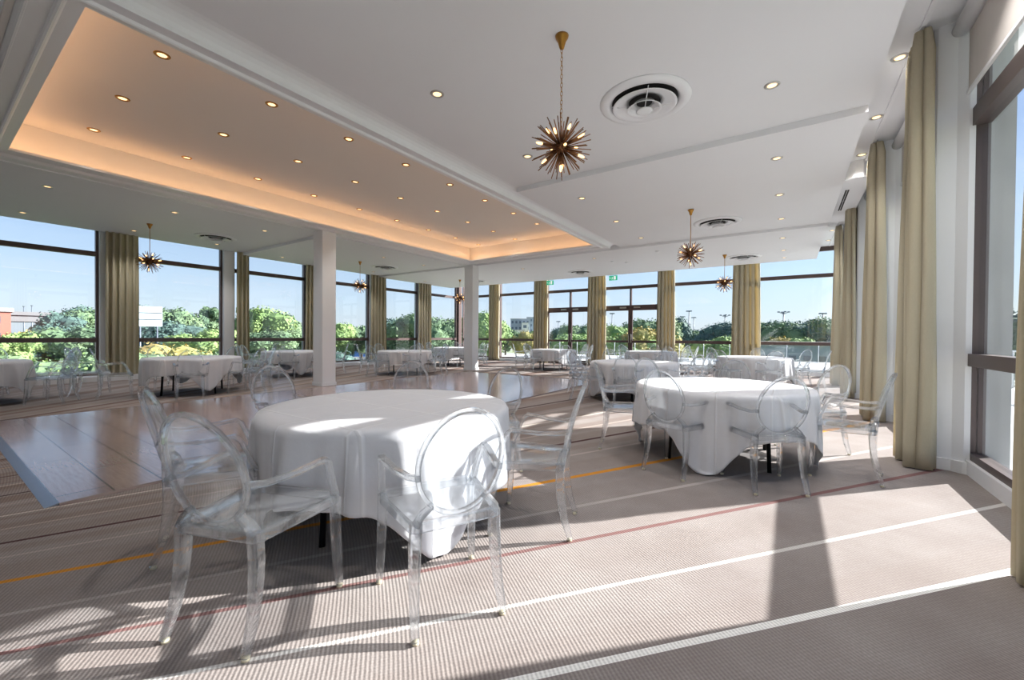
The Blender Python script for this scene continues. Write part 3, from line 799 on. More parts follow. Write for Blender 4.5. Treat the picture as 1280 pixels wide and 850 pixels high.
# ------------------------------------------------------------------ tables and tablecloths
TR = 0.84
def table(x, y, label, rot=0.0):
    r = empty('round_table', (x, y, 0), rot); tag(r, label, 'table', 'round banquet tables')
    MB().lathe([(0, 0.715), (TR - 0.02, 0.715), (TR - 0.008, 0.72), (TR - 0.008, 0.735), (TR - 0.015, 0.74), (0, 0.74)], seg=48).build('table_top', M['board'], r)
    for k in range(4):
        a = PI / 4 + k * PI / 2; c, s = math.cos(a), math.sin(a)
        MB().tube([(0.58 * c, 0.58 * s, 0.715), (0.62 * c, 0.62 * s, 0.0)], (0.017), sect='rect').build('leg', M['blackmetal'], r)
    MB().tube([(-0.36, -0.36, 0.69), (0.36, 0.36, 0.69)], 0.015, 6).build('cross_brace', M['blackmetal'], r)
    return r
def tablecloth(x, y, label, tip_deg, hang=0.42, tip=0.73, seed=0):
    """square cloth over the round top: corner tips at tip_deg + 90 k"""
    rnd = random.Random(seed)
    NT_, NR, NH = 240, 10, 22
    V = []; F = []
    phs = [rnd.uniform(0, 6.28) for _ in range(6)]
    for i in range(NT_):
        th = 2 * PI * i / NT_; u = (th - math.radians(tip_deg))
        c4 = (0.5 + 0.5 * math.cos(4 * u))
        L = hang + (tip - hang) * c4 ** 2.8 + 0.012 * math.sin(7 * th + phs[0])
        # fold amplitude: flat tip panels flanked by deep folds
        for j in range(NR):
            rr = TR * (j + 1) / NR * (1.0 if j < NR - 1 else 0.995)
            z = 0.7455 + 0.001 * math.sin(9 * rr + 3 * th) * (j / NR)
            V.append((rr * math.cos(th), rr * math.sin(th), z - (0.004 if j == NR - 1 else 0)))
        for j in range(1, NH + 1):
            h = j / NH; dz = L * h
            amp = 0.052 * (1 - math.exp(-dz * 5.0))
            w = (0.50 * math.sin(8 * u + PI / 2 + phs[1] * .3) + 0.36 * math.sin(17 * th + phs[2]) * (1 - 0.5 * c4) + 0.26 * math.sin(29 * th + phs[3] + 2 * dz) * (1 - .6 * c4) + 0.14 * math.sin(43 * th + phs[4]))
            rr = TR + 0.012 + amp * (w + 0.35) + 0.03 * dz
            rr -= 0.05 * c4 ** 3 * h
            sw = 0.03 * math.sin(5 * u + phs[5]) * h * (1 - c4 * .5)
            zz = 0.74 - 0.010 * min(1, dz * 30) - dz
            if zz < 0.012:
                rr += (0.012 - zz) * 0.8; zz = 0.012 + 0.004 * (math.sin(20 * th) + 1)
            V.append((rr * math.cos(th + sw), rr * math.sin(th + sw), zz))
    V.append((0, 0, 0.7455)); top = len(V) - 1; W = NR + NH
    for i in range(NT_):
        k = (i + 1) % NT_
        F.append((top, i * W, k * W))
        for j in range(W - 1): F.append((i * W + j, i * W + j + 1, k * W + j + 1, k * W + j))
    o = MB().add(V, F, True).build('tablecloth', M['cloth'], None, (x, y, 0))
    sm = o.modifiers.new('thickness', 'SOLIDIFY'); sm.thickness = 0.003; sm.offset = 1
    tag(o, label, 'tablecloth', 'white square tablecloths')
    return o

# ------------------------------------------------------------------ acrylic armchair
def chair_meshes():
    d = {}
    d['fleg'] = {}
    for s in (-1, 1):
        d['fleg'][s] = MB().tube([(s * .238, .212, .452), (s * .240, .214, .30), (s * .245, .222, .12), (s * .250, .232, .012)], [(.022, .022), (.0205, .0205), (.018, .018), (.0145, .0145)], sect='rect', smooth=False, up=(0, 1, 0)).mesh('leg', M['acrylic'])
    d['rleg'] = {}
    for s in (-1, 1):
        d['rleg'][s] = MB().tube([(s * .180, -.198, .462), (s * .184, -.194, .36), (s * .188, -.202, .25), (s * .193, -.222, .13), (s * .199, -.262, .012)], [(.023, .026), (.023, .026), (.021, .024), (.018, .020), (.014, .015)], sect='rect', smooth=False, up=(0, 1, 0)).mesh('leg', M['acrylic'])
    def cap(x, y): return MB().tube([(x, y, 0.0), (x, y, 0.014)], 0.0145, 10).mesh('foot_pad', M['cap'])
    d['cap'] = {(s, f): cap(s * (.250 if f else .196), .232 if f else -.258) for s in (-1, 1) for f in (0, 1)}
    # seat outline, front rounded and slightly wider
    out = []
    def arc(cx, cy_, r, a0, a1, n=5):
        for i in range(n + 1):
            a = math.radians(a0 + (a1 - a0) * i / n); out.append((cx + r * math.cos(a), cy_ + r * math.sin(a)))
    arc(.195, .18, .055, 0, 90); arc(-.195, .18, .055, 90, 180); arc(-.165, -.17, .04, 180, 270); arc(.165, -.17, .04, 270, 360)
    m = MB(); n = len(out)
    V = [(x, y, .462 - .012 * math.exp(-((x / .14) ** 2 + (y / .15) ** 2))) for x, y in out] + [(x * .55, y * .55, .453) for x, y in out] + [(0, 0, .449)]
    F = [(i, (i + 1) % n, n + (i + 1) % n, n + i) for i in range(n)] + [(n + i, n + (i + 1) % n, 2 * n) for i in range(n)]
    V2 = [(x, y, z - .006) for x, y, z in V]; o = len(V)
    m.add(V + V2, F + [tuple(reversed([q + o for q in f])) for f in F] + [(i, i + o, (i + 1) % n + o, (i + 1) % n) for i in range(n)], True)
    d['seat'] = m.mesh('seat', M['panel'])
    rail = [(x, y, .448 - (.012 if abs(y) < .12 else 0.0)) for x, y in out]
    d['rail'] = MB().tube(rail, (.008, .024), closed=True, sect='rect', smooth=False).mesh('seat_rail', M['acrylic'])
    # oval back
    def bp(x, z): return (x, -.212 - .27 * (z - .48) + .55 * x * x, z)
    cz, a_, b_ = .715, .188, .232
    oval = []
    for i in range(40):
        t = 2 * PI * i / 40
        oval.append(bp(a_ * math.cos(t) * (1 - .04 * math.sin(t)), cz + b_ * math.sin(t)))
    d['rim'] = MB().tube(oval, (.010, .012), closed=True, sect='rect', smooth=False, up=(0, 1, 0)).mesh('back_rim', M['acrylic'])
    m = MB(); V = []; R_ = 6
    for j in range(1, R_ + 1):
        for i in range(40):
            t = 2 * PI * i / 40; k = j / R_ * .97
            V.append(bp(a_ * k * math.cos(t), cz + b_ * k * math.sin(t)))
    V.append(bp(0, cz)); F = []
    for j in range(R_ - 1):
        for i in range(40): k = (i + 1) % 40; F.append((j * 40 + i, j * 40 + k, (j + 1) * 40 + k, (j + 1) * 40 + i))
    F += [(len(V) - 1, i, (i + 1) % 40) for i in range(40)]
    V2 = [(x, y + .006, z) for x, y, z in V]; o = len(V); L_ = (R_ - 1) * 40
    m.add(V + V2, F + [tuple(reversed([q + o for q in f])) for f in F] + [(L_ + i, L_ + i + o, L_ + (i + 1) % 40 + o, L_ + (i + 1) % 40) for i in range(40)], True)
    d['back'] = m.mesh('backrest', M['panel'])
    d['strut'] = {}; d['arm'] = {}
    for s in (-1, 1):
        q = bp(s * .118, .535)
        d['strut'][s] = MB().tube([(s * .182, -.200, .455), (s * .16, -.206, .495), (q[0], q[1], q[2])], [(.013, .025), (.012, .023), (.010, .017)], sect='rect', smooth=False, up=(0, 1, 0)).mesh('back_strut', M['acrylic'])
        p = bp(s * .186, .665)
        d['arm'][s] = MB().tube([(p[0], p[1], p[2]), (s * .205, -.17, .652), (s * .235, -.06, .655), (s * .258, .05, .668), (s * .264, .098, .672), (s * .262, .125, .650), (s * .252, .165, .56), (s * .243, .205, .462)],
                                [(.011, .014), (.014, .012), (.017, .011), (.018, .011), (.018, .013), (.017, .013), (.017, .012), (.018, .014)], sect='rect', smooth=False).mesh('armrest', M['acrylic'])
    return d
CM = chair_meshes()
def make_chair(caps):
    r = empty('acrylic_armchair')
    def ob(nm_, me, par=r):
        o = bpy.data.objects.new(nm_, me); COL.objects.link(o); o.parent = par; return o
    ob('seat', CM['seat']); ob('seat_rail', CM['rail'])
    b = ob('backrest', CM['back']); ob('back_rim', CM['rim'], b)
    for s in (-1, 1):
        for f, k in ((1, 'fleg'), (0, 'rleg')):
            l = ob('leg', CM[k][s])
            if caps: ob('foot_pad', CM['cap'][(s, f)], l)
        ob('back_strut', CM['strut'][s]); ob('armrest', CM['arm'][s])
    return r
protos = {True: None, False: None}
def chair(x, y, face_deg, label, caps, group):
    """face_deg: direction the sitter looks"""
    if protos[caps] is None: c = protos[caps] = make_chair(caps)
    else: c = copy_tree(protos[caps])
    c.location = (x, y, 0); c.rotation_euler = (0, 0, math.radians(face_deg - 90))
    tag(c, label, 'chair', group)
    return c

hours = {0: 'twelve', 1: 'one', 2: 'two', 3: 'three', 4: 'four', 5: 'five', 6: 'six', 7: 'seven', 8: 'eight', 9: 'nine', 10: 'ten', 11: 'eleven'}
TABLES = [  # x, y, short name, tip angle, hang, tip, chairs [(angle, dist, turn)], table label
 (-2.40, 1.97, 'the front table by the dance floor', -20, .41, .75, [(-69, 1.16, 0), (-27.5, 1.155, 0), (21, 1.06, 0), (-116, 1.04, 3), (80, .95, 8), (133, 1.35, 0), (183, 1.28, 0)], 'round table with black legs under the large front cloth'),
 (-.62, 4.87, 'the second table beside the big sun patch', -89, .38, .74, [(-107, .84, 0), (-60, .90, 0), (-3, 1.04, -3), (42, 1.12, 0), (90, 1.15, 0), (137, 1.16, 0), (198, .98, 0)], 'round table with black legs under the sunlit cloth by the curtains'),
 (-2.62, 8.25, 'the middle table behind the sunlit one', -140, .52, .68, [(-122, 1.12, 0), (-78, 1.12, 0), (-25, 1.15, 0), (27, 1.15, 0), (80, 1.15, 0), (130, 1.15, 0), (178, 1.15, 0)], 'round table under the middle cloth beyond the sunlit table'),
 (-.78, 12.35, 'the corner table by the broad curtain', -80, .5, .66, [(-115, 1.2, 0), (-70, 1.2, 0), (-5, 1.25, 0), (40, 1.2, 0), (90, 1.2, 0), (140, 1.2, 0), (193, 1.2, 0)], 'round table in the corner before the broad end-wall curtain'),
 (-4.02, 14.55, 'the table before the second glazed door', -60, .5, .66, [(-110, 1.15, 0), (-55, 1.2, 0), (0, 1.2, 0), (50, 1.2, 0), (100, 1.15, 0), (150, 1.2, 0), (200, 1.2, 0)], 'round table before the glazed door beside the corner bays'),
 (-7.42, 13.7, 'the table before the first glazed door', -30, .38, .52, [(-150, 1.2, 0), (-98, 1.2, 0), (-45, 1.2, 0), (5, 1.2, 0), (60, 1.2, 0), (110, 1.2, 0), (165, 1.2, 0)], 'round table whose thin black legs show, before the first glazed door'),
 (-10.5, 3.4, 'the chandelier table on the long wall', -2, .3, .62, [(-100, 1.2, 0), (-128, 1.75, 10), (-20, 1.15, 0), (-172, 1.25, 0), (30, 1.2, 0), (75, 1.2, 0), (130, 1.25, 0)], 'round table under the cloth hanging to one tip by the long wall'),
 (-11.6, .42, 'the table cut by the frame edge', -25, .4, .66, [(52, 1.28, 0), (5, 1.2, 0), (-45, 1.2, 0), (105, 1.2, 0), (160, 1.2, 0), (215, 1.2, 0)], 'round table at the frame edge by the long wall'),
 (-12.45, 6.55, 'the table behind the first column', -15, .32, .64, [(-35, 1.15, 0), (15, 1.15, 0), (-85, 1.15, 0), (-130, 1.2, 0), (60, 1.2, 0), (110, 1.2, 0), (170, 1.2, 0)], 'round table partly hidden by the first square column'),
 (-10.35, 9.05, 'the table between the columns', -20, .38, .5, [(-130, 1.15, 0), (-85, 1.15, 0), (-30, 1.15, 0), (20, 1.15, 0), (75, 1.2, 0), (120, 1.2, 0), (175, 1.2, 0)], 'round table seen between the two square columns'),
 (-11.7, 12.9, 'the sunlit table by the far corner', 10, .4, .6, [(-140, 1.15, 0), (-90, 1.15, 0), (-35, 1.15, 0), (20, 1.15, 0), (75, 1.2, 0), (130, 1.2, 0), (180, 1.2, 0)], 'round table in sunlight behind the second square column'),
]
for ti, (x, y, nm_, tipd, hang, tip, ch, tl) in enumerate(TABLES):
    table(x, y, tl, (-0.576, 0.087)[ti] if ti < 2 else 0.25 + 0.4 * ti)
    tablecloth(x, y, 'white square tablecloth with hanging tips over ' + nm_, tipd, hang, tip, ti + 1)
    camdir = math.degrees(math.atan2(-y, -x))
    used = set()
    for a, dist, turn in ch:
        rel = (camdir - a) % 360.0          # clockwise from six o'clock
        hr = (6 + round(rel / 30.0)) % 12
        while hr in used: hr = (hr + 1) % 12
        used.add(hr)
        cx, cyy = x + dist * math.cos(math.radians(a)), y + dist * math.sin(math.radians(a))
        lb = "clear acrylic oval-back armchair at %s o'clock around %s" % (hours[hr], nm_)
        chair(cx, cyy, a + 180 + turn, lb, ti < 2, 'clear oval-back armchairs around ' + nm_)

# ------------------------------------------------------------------ outside
GZ = -3.6
tag(MB().box(-700, 700, -500, 900, GZ - 1, GZ).build('ground_outside', M['ground']), kind='structure')
# terrace on the sunny side and at the end
S(MB().prism([(XR + 0.25, YB - 2), (XR + 3.6, YB - 2), (XR + 3.6, YF + 10.4), (XL - 0.6, YF + 10.4), (XL - 0.6, YF + 0.26), (XR + 0.25, YF + 0.26)], -0.3, -0.04).build('terrace_floor', M['deck']))
for k, y in enumerate(PIERS_Y):
    S(MB().box(XR + 0.121, XR + 0.28, y - HALF + 0.01, y + HALF - 0.01, GZ, ZC + 0.2).build('exterior_pier', M['concrete']))
S(MB().box(XL - 0.6, XR + 0.6, YB - 0.4, YF + 0.45, ZC + 0.25, ZC + 0.55).build('roof', M['concrete']))
S(MB().box(XL - 0.4, XR + 0.1, YB, YF + 0.25, GZ, -0.3).build('wall_base', M['concrete']))
# terrace railing with glass infill
rl = empty('terrace_railing', (0, YF + 10.3, -0.04)); tag(rl, 'pale metal and glass railing along the terrace edge beyond the end windows', 'railing')
MB().tube([(XL - 0.6, 0, 0.98), (XR + 3.5, 0, 0.98)], 0.022, 8).build('top_rail', M['carwhite'], rl)
xx = XL - 0.5
while xx < XR + 3.5:
    MB().tube([(xx, 0, 0.0), (xx, 0, 0.97)], 0.02, 6).build('post', M['carwhite'], rl)
    if xx + 1.4 < XR + 3.6: MB().box(xx + 0.06, xx + 1.34, -0.005, 0.005, 0.1, 0.9).build('glass_panel', M['railglass'], rl)
    xx += 1.4
r2 = empty('terrace_railing', (XR + 3.5, 6, -0.04)); tag(r2, 'pale metal and glass railing along the terrace outside the sunny windows', 'railing')
MB().tube([(0, -12, 0.98), (0, 21, 0.98)], 0.022, 8).build('top_rail', M['carwhite'], r2)
for k in range(24):
    MB().tube([(0, -12 + 1.4 * k, 0.0), (0, -12 + 1.4 * k, 0.97)], 0.02, 6).build('post', M['carwhite'], r2)
    if k < 23: MB().box(-0.005, 0.005, -11.94 + 1.4 * k, -10.66 + 1.4 * k, 0.1, 0.9).build('glass_panel', M['railglass'], r2)

# trees: several crowns with their own lobes
def crown_mesh(kind, mat, seed):
    import bmesh
    rnd = random.Random(seed); bm = bmesh.new()
    if kind == 'poplar': lobes = [((rnd.uniform(-.16, .16), rnd.uniform(-.16, .16), .18 + .78 * i / 11), .16 * (1.15 - abs(i / 11 - .4))) for i in range(12)]
    elif kind == 'bush': lobes = [((rnd.uniform(-.75, .75), rnd.uniform(-.6, .6), rnd.uniform(.1, .6)), rnd.uniform(.22, .42)) for i in range(12)]
    else: lobes = [((.36 * math.cos(i * 2.4) * (i % 3) / 2, .36 * math.sin(i * 2.4) * (i % 3) / 2, .42 + .42 * rnd.random()), rnd.uniform(.15, .25)) for i in range(16)]
    leaf_v = []; leaf_f = []
    for c, r in lobes:
        cv = Vector(c)
        g_ = bmesh.ops.create_icosphere(bm, subdivisions=2, radius=r * .86, matrix=Matrix.Translation(c))
        for v in g_['verts']:
            n_ = (v.co - cv).normalized(); v.co += n_ * r * (noise.noise(v.co * 9) * .4)
        nq = 420 if kind != 'poplar' else 300
        for q in range(nq):
            z = rnd.uniform(-1, 1); a = rnd.uniform(0, 2 * PI); k = math.sqrt(1 - z * z)
            d_ = Vector((k * math.cos(a), k * math.sin(a), z))
            p = cv + d_ * r * (rnd.uniform(.78, 1.12) + .28 * noise.noise((cv + d_ * r) * 11 + Vector((seed, 0, 0))))
            t1 = d_.orthogonal().normalized(); t1.rotate(Matrix.Rotation(rnd.uniform(0, 6.28), 3, d_)); t2 = d_.cross(t1)
            t1 = (t1 + d_ * rnd.uniform(-.8, .8)).normalized(); t2 = (t2 + d_ * rnd.uniform(-.8, .8)).normalized()
            w = rnd.uniform(.010, .022)
            vv = [bm.verts.new(p + t1 * w * x + t2 * w * y) for x, y in ((-1, -.3), (-.2, -1), (1, -.4), (.7, .8), (-.5, 1))]
            bm.faces.new(vv)
    me = bpy.data.meshes.new('foliage'); bm.to_mesh(me); bm.free()
    me.materials.append(mat)
    return me
CR = {}
for kd in ('round', 'poplar', 'bush'):
    for mt in ('leaf_mid', 'leaf_dark', 'leaf_light', 'leaf_gold'):
        CR[(kd, mt)] = crown_mesh(kd, M[mt], hash(kd + mt) % 97 if False else len(CR) * 7 + 3)
TRK = MB().tube([(0, 0, 0), (0.01, 0, .3), (0, .01, .62)], [.03, .024, .012], 7).mesh('trunk', M['bark'])
def px_dir(px):
    d = _r * (px - 640.0) + _f * 511.79
    d = Vector((d.x, d.y, 0)); return d.normalized(), d
def place(px, dist):
    d, _ = px_dir(px); return Vector((d.x * dist, d.y * dist, GZ))
def top_z(px, ytop, dist):
    dd = _r * (px - 640.0) + _f * 511.79 + _u * (425.0 - ytop)
    return 1.25 + dd.z / math.hypot(dd.x, dd.y) * dist
TCOUNT = {}
def tree(px, ytop, dist, kd, mt, where, wide=1.0):
    p = place(px, dist); h = max(0.8, top_z(px, ytop, dist) - GZ)
    nm_ = {'round': 'leafy_tree', 'poplar': 'poplar_tree', 'bush': 'garden_bush'}[kd]
    r = empty(nm_, p, random.uniform(0, 6)); tone = {'leaf_mid': 'mid green', 'leaf_dark': 'dark blue-green', 'leaf_light': 'bright light green', 'leaf_gold': 'golden autumn'}[mt]
    shape = {'round': 'broad round tree', 'poplar': 'tall narrow tree', 'bush': 'bush'}[kd]
    key = (tone, shape, where); TCOUNT[key] = TCOUNT.get(key, 0) + 1
    tag(r, '%s %s outside %s' % (tone, shape, where), 'bush' if kd == 'bush' else 'tree', '%s %s outside %s' % (tone, shape, where))
    f_ = bpy.data.objects.new('foliage', CR[(kd, mt)]); COL.objects.link(f_); f_.parent = r
    w = h * (0.9 if kd == 'round' else 0.75 if kd == 'poplar' else 1.1) * wide
    f_.scale = (w, w, h * (0.93 if kd != 'bush' else 1.12))
    if kd != 'bush':
        t_ = bpy.data.objects.new('trunk', TRK); COL.objects.link(t_); t_.parent = r; t_.scale = (h, h, h)
W1 = 'the first long-wall window'; W2 = 'the window with the long-wall chandelier'; W3 = 'the window before the first column'; W4 = 'the window just past the first column'
W5 = 'the windows between the columns'; W6 = 'the end windows by the second column'; W7 = 'the glazed doors'; W8 = 'the end window past the doors'; W9 = 'the corner end window'; W10 = 'the sunny windows'
for a in ((70, 389, 82, 'round', 'leaf_dark', W1), (82, 384, 84, 'round', 'leaf_mid', W1), (98, 382, 90, 'round', 'leaf_dark', W1), (114, 385, 90, 'round', 'leaf_mid', W1), (60, 404, 72, 'round', 'leaf_dark', W1, 1.2), (105, 402, 70, 'round', 'leaf_mid', W1, 1.4), (122, 400, 80, 'round', 'leaf_mid', W1),
          (24, 412, 70, 'round', 'leaf_light', W1), (42, 411, 75, 'round', 'leaf_gold', W1),
          (180, 382, 110, 'round', 'leaf_dark', W2), (198, 384, 85, 'round', 'leaf_mid', W2), (215, 383, 85, 'round', 'leaf_mid', W2), (208, 400, 70, 'round', 'leaf_dark', W2, 1.3), (237, 392, 95, 'poplar', 'leaf_dark', W2, 1.4), (250, 398, 100, 'round', 'leaf_mid', W2),
          (262, 381, 85, 'poplar', 'leaf_mid', W2), (270, 383, 85, 'poplar', 'leaf_mid', W2), (278, 382, 85, 'poplar', 'leaf_dark', W2), (264, 408, 60, 'round', 'leaf_light', W2, 1.5), (230, 410, 75, 'round', 'leaf_dark', W2, 1.4), (186, 403, 75, 'round', 'leaf_dark', W2, 1.3),
          (311, 380, 70, 'poplar', 'leaf_light', W3), (321, 384, 68, 'poplar', 'leaf_light', W3), (330, 381, 70, 'round', 'leaf_light', W3), (340, 392, 70, 'round', 'leaf_mid', W3), (352, 402, 75, 'round', 'leaf_mid', W3, 1.2), (363, 403, 80, 'round', 'leaf_mid', W3, 1.2), (374, 404, 80, 'round', 'leaf_light', W3, 1.2), (325, 410, 60, 'round', 'leaf_mid', W3, 1.5),
          (424, 401, 70, 'round', 'leaf_light', W4), (436, 402, 75, 'round', 'leaf_mid', W4), (452, 403, 80, 'round', 'leaf_mid', W4),
          (482, 403, 75, 'round', 'leaf_mid', W5), (492, 398, 70, 'round', 'leaf_dark', W5), (505, 389, 60, 'round', 'leaf_mid', W5), (513, 402, 60, 'poplar', 'leaf_mid', W5), (548, 391, 62, 'round', 'leaf_mid', W5), (558, 401, 55, 'round', 'leaf_mid', W5), (568, 396, 65, 'round', 'leaf_light', W5),
          (598, 386, 60, 'round', 'leaf_light', W6), (610, 396, 60, 'round', 'leaf_light', W6), (585, 400, 60, 'round', 'leaf_mid', W6), (574, 395, 70, 'round', 'leaf_light', W6), (632, 408, 90, 'round', 'leaf_mid', W6), (655, 412, 80, 'round', 'leaf_gold', W6), (666, 411, 85, 'round', 'leaf_light', W6),
          (699, 409, 90, 'round', 'leaf_dark', W7, 1.3), (712, 408, 95, 'round', 'leaf_dark', W7, 1.2), (724, 403, 75, 'round', 'leaf_mid', W7), (733, 401, 75, 'round', 'leaf_mid', W7), (727, 414, 50, 'round', 'leaf_light', W7, 1.6), (766, 403, 55, 'round', 'leaf_light', W7), (775, 407, 60, 'round', 'leaf_light', W7, 1.2), (784, 405, 80, 'round', 'leaf_dark', W7), (799, 407, 45, 'round', 'leaf_gold', W7, 1.3), (808, 395, 70, 'round', 'leaf_mid', W7), (818, 394, 70, 'round', 'leaf_mid', W7), (813, 409, 45, 'round', 'leaf_gold', W7, 1.2), (792, 413, 45, 'round', 'leaf_light', W7, 1.3),
          (848, 396, 90, 'round', 'leaf_dark', W8), (857, 414, 100, 'round', 'leaf_dark', W8, 1.6), (870, 412, 100, 'round', 'leaf_dark', W8, 1.6), (882, 411, 95, 'round', 'leaf_mid', W8, 1.5), (893, 405, 85, 'round', 'leaf_dark', W8, 1.2), (906, 402, 85, 'round', 'leaf_dark', W8, 1.2), (901, 417, 50, 'round', 'leaf_light', W8, 1.4), (918, 402, 85, 'round', 'leaf_dark', W8),
          (952, 404, 80, 'round', 'leaf_dark', W9, 1.2), (962, 401, 80, 'round', 'leaf_dark', W9, 1.2), (974, 400, 80, 'round', 'leaf_mid', W9, 1.2), (987, 401, 80, 'round', 'leaf_dark', W9, 1.2), (999, 399, 80, 'round', 'leaf_mid', W9, 1.2), (1011, 400, 80, 'round', 'leaf_dark', W9, 1.2), (1024, 399, 80, 'round', 'leaf_dark', W9, 1.2), (1036, 395, 80, 'round', 'leaf_mid', W9, 1.2), (972, 419, 60, 'round', 'leaf_gold', W9, 1.2), (993, 420, 60, 'round', 'leaf_light', W9, 1.2),
          (1060, 400, 80, 'round', 'leaf_dark', W10), (1100, 398, 80, 'round', 'leaf_dark', W10, 1.3), (1116, 396, 80, 'round', 'leaf_mid', W10, 1.3), (1240, 392, 70, 'round', 'leaf_dark', W10, 1.3), (1262, 388, 60, 'round', 'leaf_dark', W10, 1.3), (1290, 385, 55, 'round', 'leaf_mid', W10, 1.3)):
    tree(*a)
# low bushes just below the long-wall windows
for k, (px, yt, d_, mt) in enumerate(((60, 437, 38, 'leaf_mid'), (78, 434, 36, 'leaf_light'), (96, 436, 34, 'leaf_light'), (114, 433, 34, 'leaf_light'), (130, 436, 34, 'leaf_light'), (45, 441, 36, 'leaf_light'), (88, 447, 29, 'leaf_light'), (110, 448, 28, 'leaf_light'), (60, 450, 29, 'leaf_mid'),
                                   (182, 436, 34, 'leaf_light'), (198, 437, 34, 'leaf_mid'), (213, 434, 36, 'leaf_light'), (224, 432, 40, 'leaf_gold'), (236, 434, 37, 'leaf_mid'), (250, 434, 36, 'leaf_light'), (5, 446, 30, 'leaf_mid'), (435, 446, 34, 'leaf_light'), (450, 442, 36, 'leaf_dark'), (420, 440, 36, 'leaf_dark'))):
    tree(px, yt, d_, 'bush', mt, W1 if px < 160 else W2 if px < 300 else W4)

# buildings, bridge, poles, vehicles
def building(px, dist, w, ytop, mat, label, rows, cols, wallname='outer_wall', depth=14):
    p = place(px, dist); h = top_z(px, ytop, dist) - GZ
    d, _ = px_dir(px); a = math.atan2(d.y, d.x) - PI / 2
    r = empty('office_building', p, a); tag(r, label, 'building')
    MB().box(-w / 2, w / 2, 0, depth, 0, h).build(wallname, mat, r)
    MB().box(-w / 2 - .2, w / 2 + .2, -.2, depth + .2, h, h + .4).build('roof', M['concrete'], r)
    for i in range(rows):
        for j in range(cols):
            x0 = -w / 2 + w * (j + .25) / cols; z0 = h * (i + .3) / rows
            MB().box(x0, x0 + w * .5 / cols, -0.06, 0.02, z0, z0 + h * .42 / rows).build('window', M['winpane'], r)
building(-40, 70, 5.6, 388, M['brick'], 'red brick building with pale bands seen at the frame edge', 4, 2, depth=20)
building(650, 260, 12, 399, M['build_grey'], 'blue-grey office block beyond the end windows', 4, 5)
building(656, 255, 4, 404, M['build_white'], 'narrow white block beside the blue-grey offices', 3, 1)
building(664, 270, 6, 397, M['build_grey'], 'taller grey tower beside the white block', 5, 3)
building(643, 200, 10, 413, M['build_white'], 'low white hall in front of the grey offices', 2, 6)
building(374, 260, 26, 404, M['build_white'], 'pale far building above the trees past the poplars', 2, 8)
building(428, 110, 9, 418, M['build_white'], 'low white building outside just past the first column', 1, 5)
building(235, 120, 10, 419, M['build_white'], 'low white hut below the trees by the chandelier window', 1, 3)
building(1000, 55, 8, 432, M['build_grey'], 'low blue-grey pavilion below the trees outside the corner end window', 1, 6, depth=3)
# overpass
br = empty('road_overpass', place(30, 95)); d, _ = px_dir(30); br.rotation_euler = (0, 0, math.atan2(d.y, d.x) - PI / 2)
tag(br, 'pale concrete road overpass on piers beyond the long-wall windows', 'bridge')
hz = top_z(30, 395, 95) - GZ
MB().box(-40, 9, -4, 4, hz - 0.9, hz).build('deck', M['road'], br)
MB().box(-40, 9, -4.2, -4, hz, hz + 0.5).build('parapet', M['road'], br)
V = [(-14, -10, hz - 1.6), (3, -10, hz - 3.4), (3, -10, hz - 4.2), (-14, -10, hz - 2.6)]
MB().add(V + [(x, y + 5, z) for x, y, z in V], [(0, 1, 2, 3), (7, 6, 5, 4), (0, 4, 5, 1), (1, 5, 6, 2), (2, 6, 7, 3), (3, 7, 4, 0)]).build('slip_ramp', M['concrete'], br)
for x in (-30, -16, -2.5, 2): MB().box(x - .7, x + .7, -2, 2, 0, hz - 0.9).build('bridge_pier', M['concrete'], br)
def pole(px, ytop, dist, label, cluster=False):
    p = place(px, dist); h = top_z(px, ytop, dist) - GZ
    r = empty('street_lamp', p); tag(r, label, 'lamp post')
    MB().tube([(0, 0, 0), (0, 0, h)], [.16, .09], 8).build('pole', M['pole'], r)
    if cluster:
        for a in range(4):
            c, s = math.cos(a * PI / 2 + .3), math.sin(a * PI / 2 + .3)
            MB().tube([(0, 0, h - .4), (c * .8, s * .8, h)], .06, 6).build('lamp_arm', M['pole'], r)
            MB().box(c * .8 - .2, c * .8 + .2, s * .8 - .2, s * .8 + .2, h - .1, h + .1).build('lamp_head', M['pole'], r)
    else:
        MB().box(-.55, .55, -.12, .12, h - .1, h + .12).build('lamp_head', M['pole'], r)
for a in ((861, 389, 90, 'thin lamp post with flat head, tallest past the second glazed door'), (867, 397, 110, 'short lamp post just beside the tallest one'), (853, 396, 100, 'lamp post close to the curtain past the second door'),
          (906, 394, 95, 'lamp post with clustered heads beside the broad curtain', True), (979, 390, 90, 'lamp post with clustered heads above the corner trees', True), (1028, 392, 85, 'lamp post above the trees at the corner curtain'),
          (698, 402, 100, 'lamp post seen through the first glazed door'), (765, 392, 90, 'thin mast seen through the second glazed door'), (30, 383, 140, 'mast beside the overpass'), (40, 382, 140, 'second mast beside the overpass')):
    pole(*a)
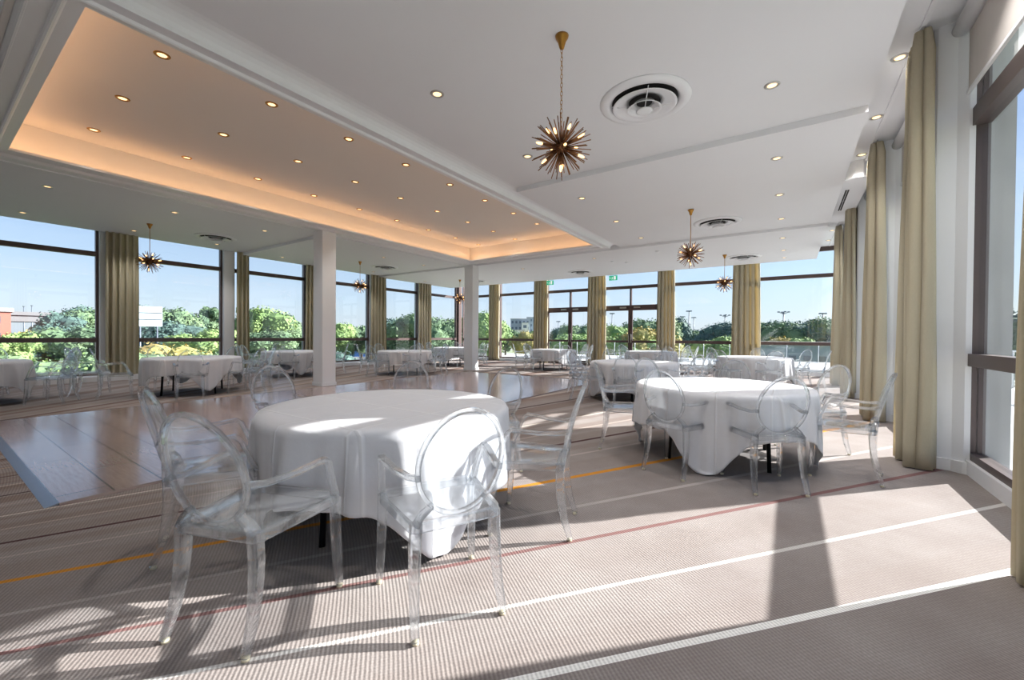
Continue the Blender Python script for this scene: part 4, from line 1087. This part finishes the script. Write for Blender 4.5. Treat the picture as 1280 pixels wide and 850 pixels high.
# roadside board
sb = empty('road_sign', place(186, 60)); d, _ = px_dir(186); sb.rotation_euler = (0, 0, math.atan2(d.y, d.x) - PI / 2)
tag(sb, 'large pale road sign board seen beside the wide long-wall curtain', 'road sign')
h1 = top_z(186, 383, 60) - GZ; h0 = top_z(186, 408, 60) - GZ
MB().box(-1.15, 1.15, 0, .12, h0, h1).build('sign_board', M['board'], sb)
for z in (.35, .68): MB().box(-1.1, 1.1, -.03, 0, h0 + (h1 - h0) * z - .04, h0 + (h1 - h0) * z + .04).build('dividing_line', M['pole'], sb)
for x in (-.7, .7): MB().tube([(x, .06, 0), (x, .06, h0)], .08, 6).build('post', M['pole'], sb)
def vehicle(px, dist, mat, label, L, H, Wd=2.0, name='parked_car'):
    p = place(px, dist); d, _ = px_dir(px)
    r = empty(name, (p.x, p.y, p.z), math.atan2(d.y, d.x) - PI / 2); tag(r, label, 'vehicle')
    lo = H * .55
    MB().box(-L / 2, L / 2, -Wd / 2, Wd / 2, .35, lo, .2).build('car_body', mat, r)
    V = [(-L * .36, -Wd * .44, lo), (L * .38, -Wd * .44, lo), (L * .38, Wd * .44, lo), (-L * .36, Wd * .44, lo), (-L * .24, -Wd * .38, H), (L * .3, -Wd * .38, H), (L * .3, Wd * .38, H), (-L * .24, Wd * .38, H)]
    MB().add(V, [(3, 2, 1, 0), (4, 5, 6, 7), (0, 1, 5, 4), (1, 2, 6, 5), (2, 3, 7, 6), (3, 0, 4, 7)]).build('cabin', M['winpane'] if H < 2 else mat, r)
    for x in (-L * .32, L * .32):
        for y in (-Wd / 2, Wd / 2 - .2): MB().tube([(x, y, .35), (x, y + .2, .35)], .35, 12).build('wheel', M['blackmetal'], r)
S(MB().box(-120, -42, -60, 80, GZ, GZ + 0.03).build('road_surface', M['road']))
vehicle(125, 75, M['carred'], 'red vehicle half hidden by the wide long-wall curtain', 6, 3.4, name='delivery_van')
vehicle(452, 90, M['carblue'], 'blue coach outside beyond the table between the columns', 11, 3.4, 2.5, 'passenger_coach')
vehicle(855, 60, M['carred'], 'dark red car past the second glazed door', 4.4, 1.5)
vehicle(478, 90, M['carwhite'], 'white van outside the windows between the columns', 6, 2.8, name='delivery_van')
vehicle(700, 75, M['carwhite'], 'white car outside the first glazed door', 4.4, 1.5)
vehicle(360, 100, M['carwhite'], 'white coach beneath the far pale building', 10, 3.2, 2.5, 'passenger_coach')
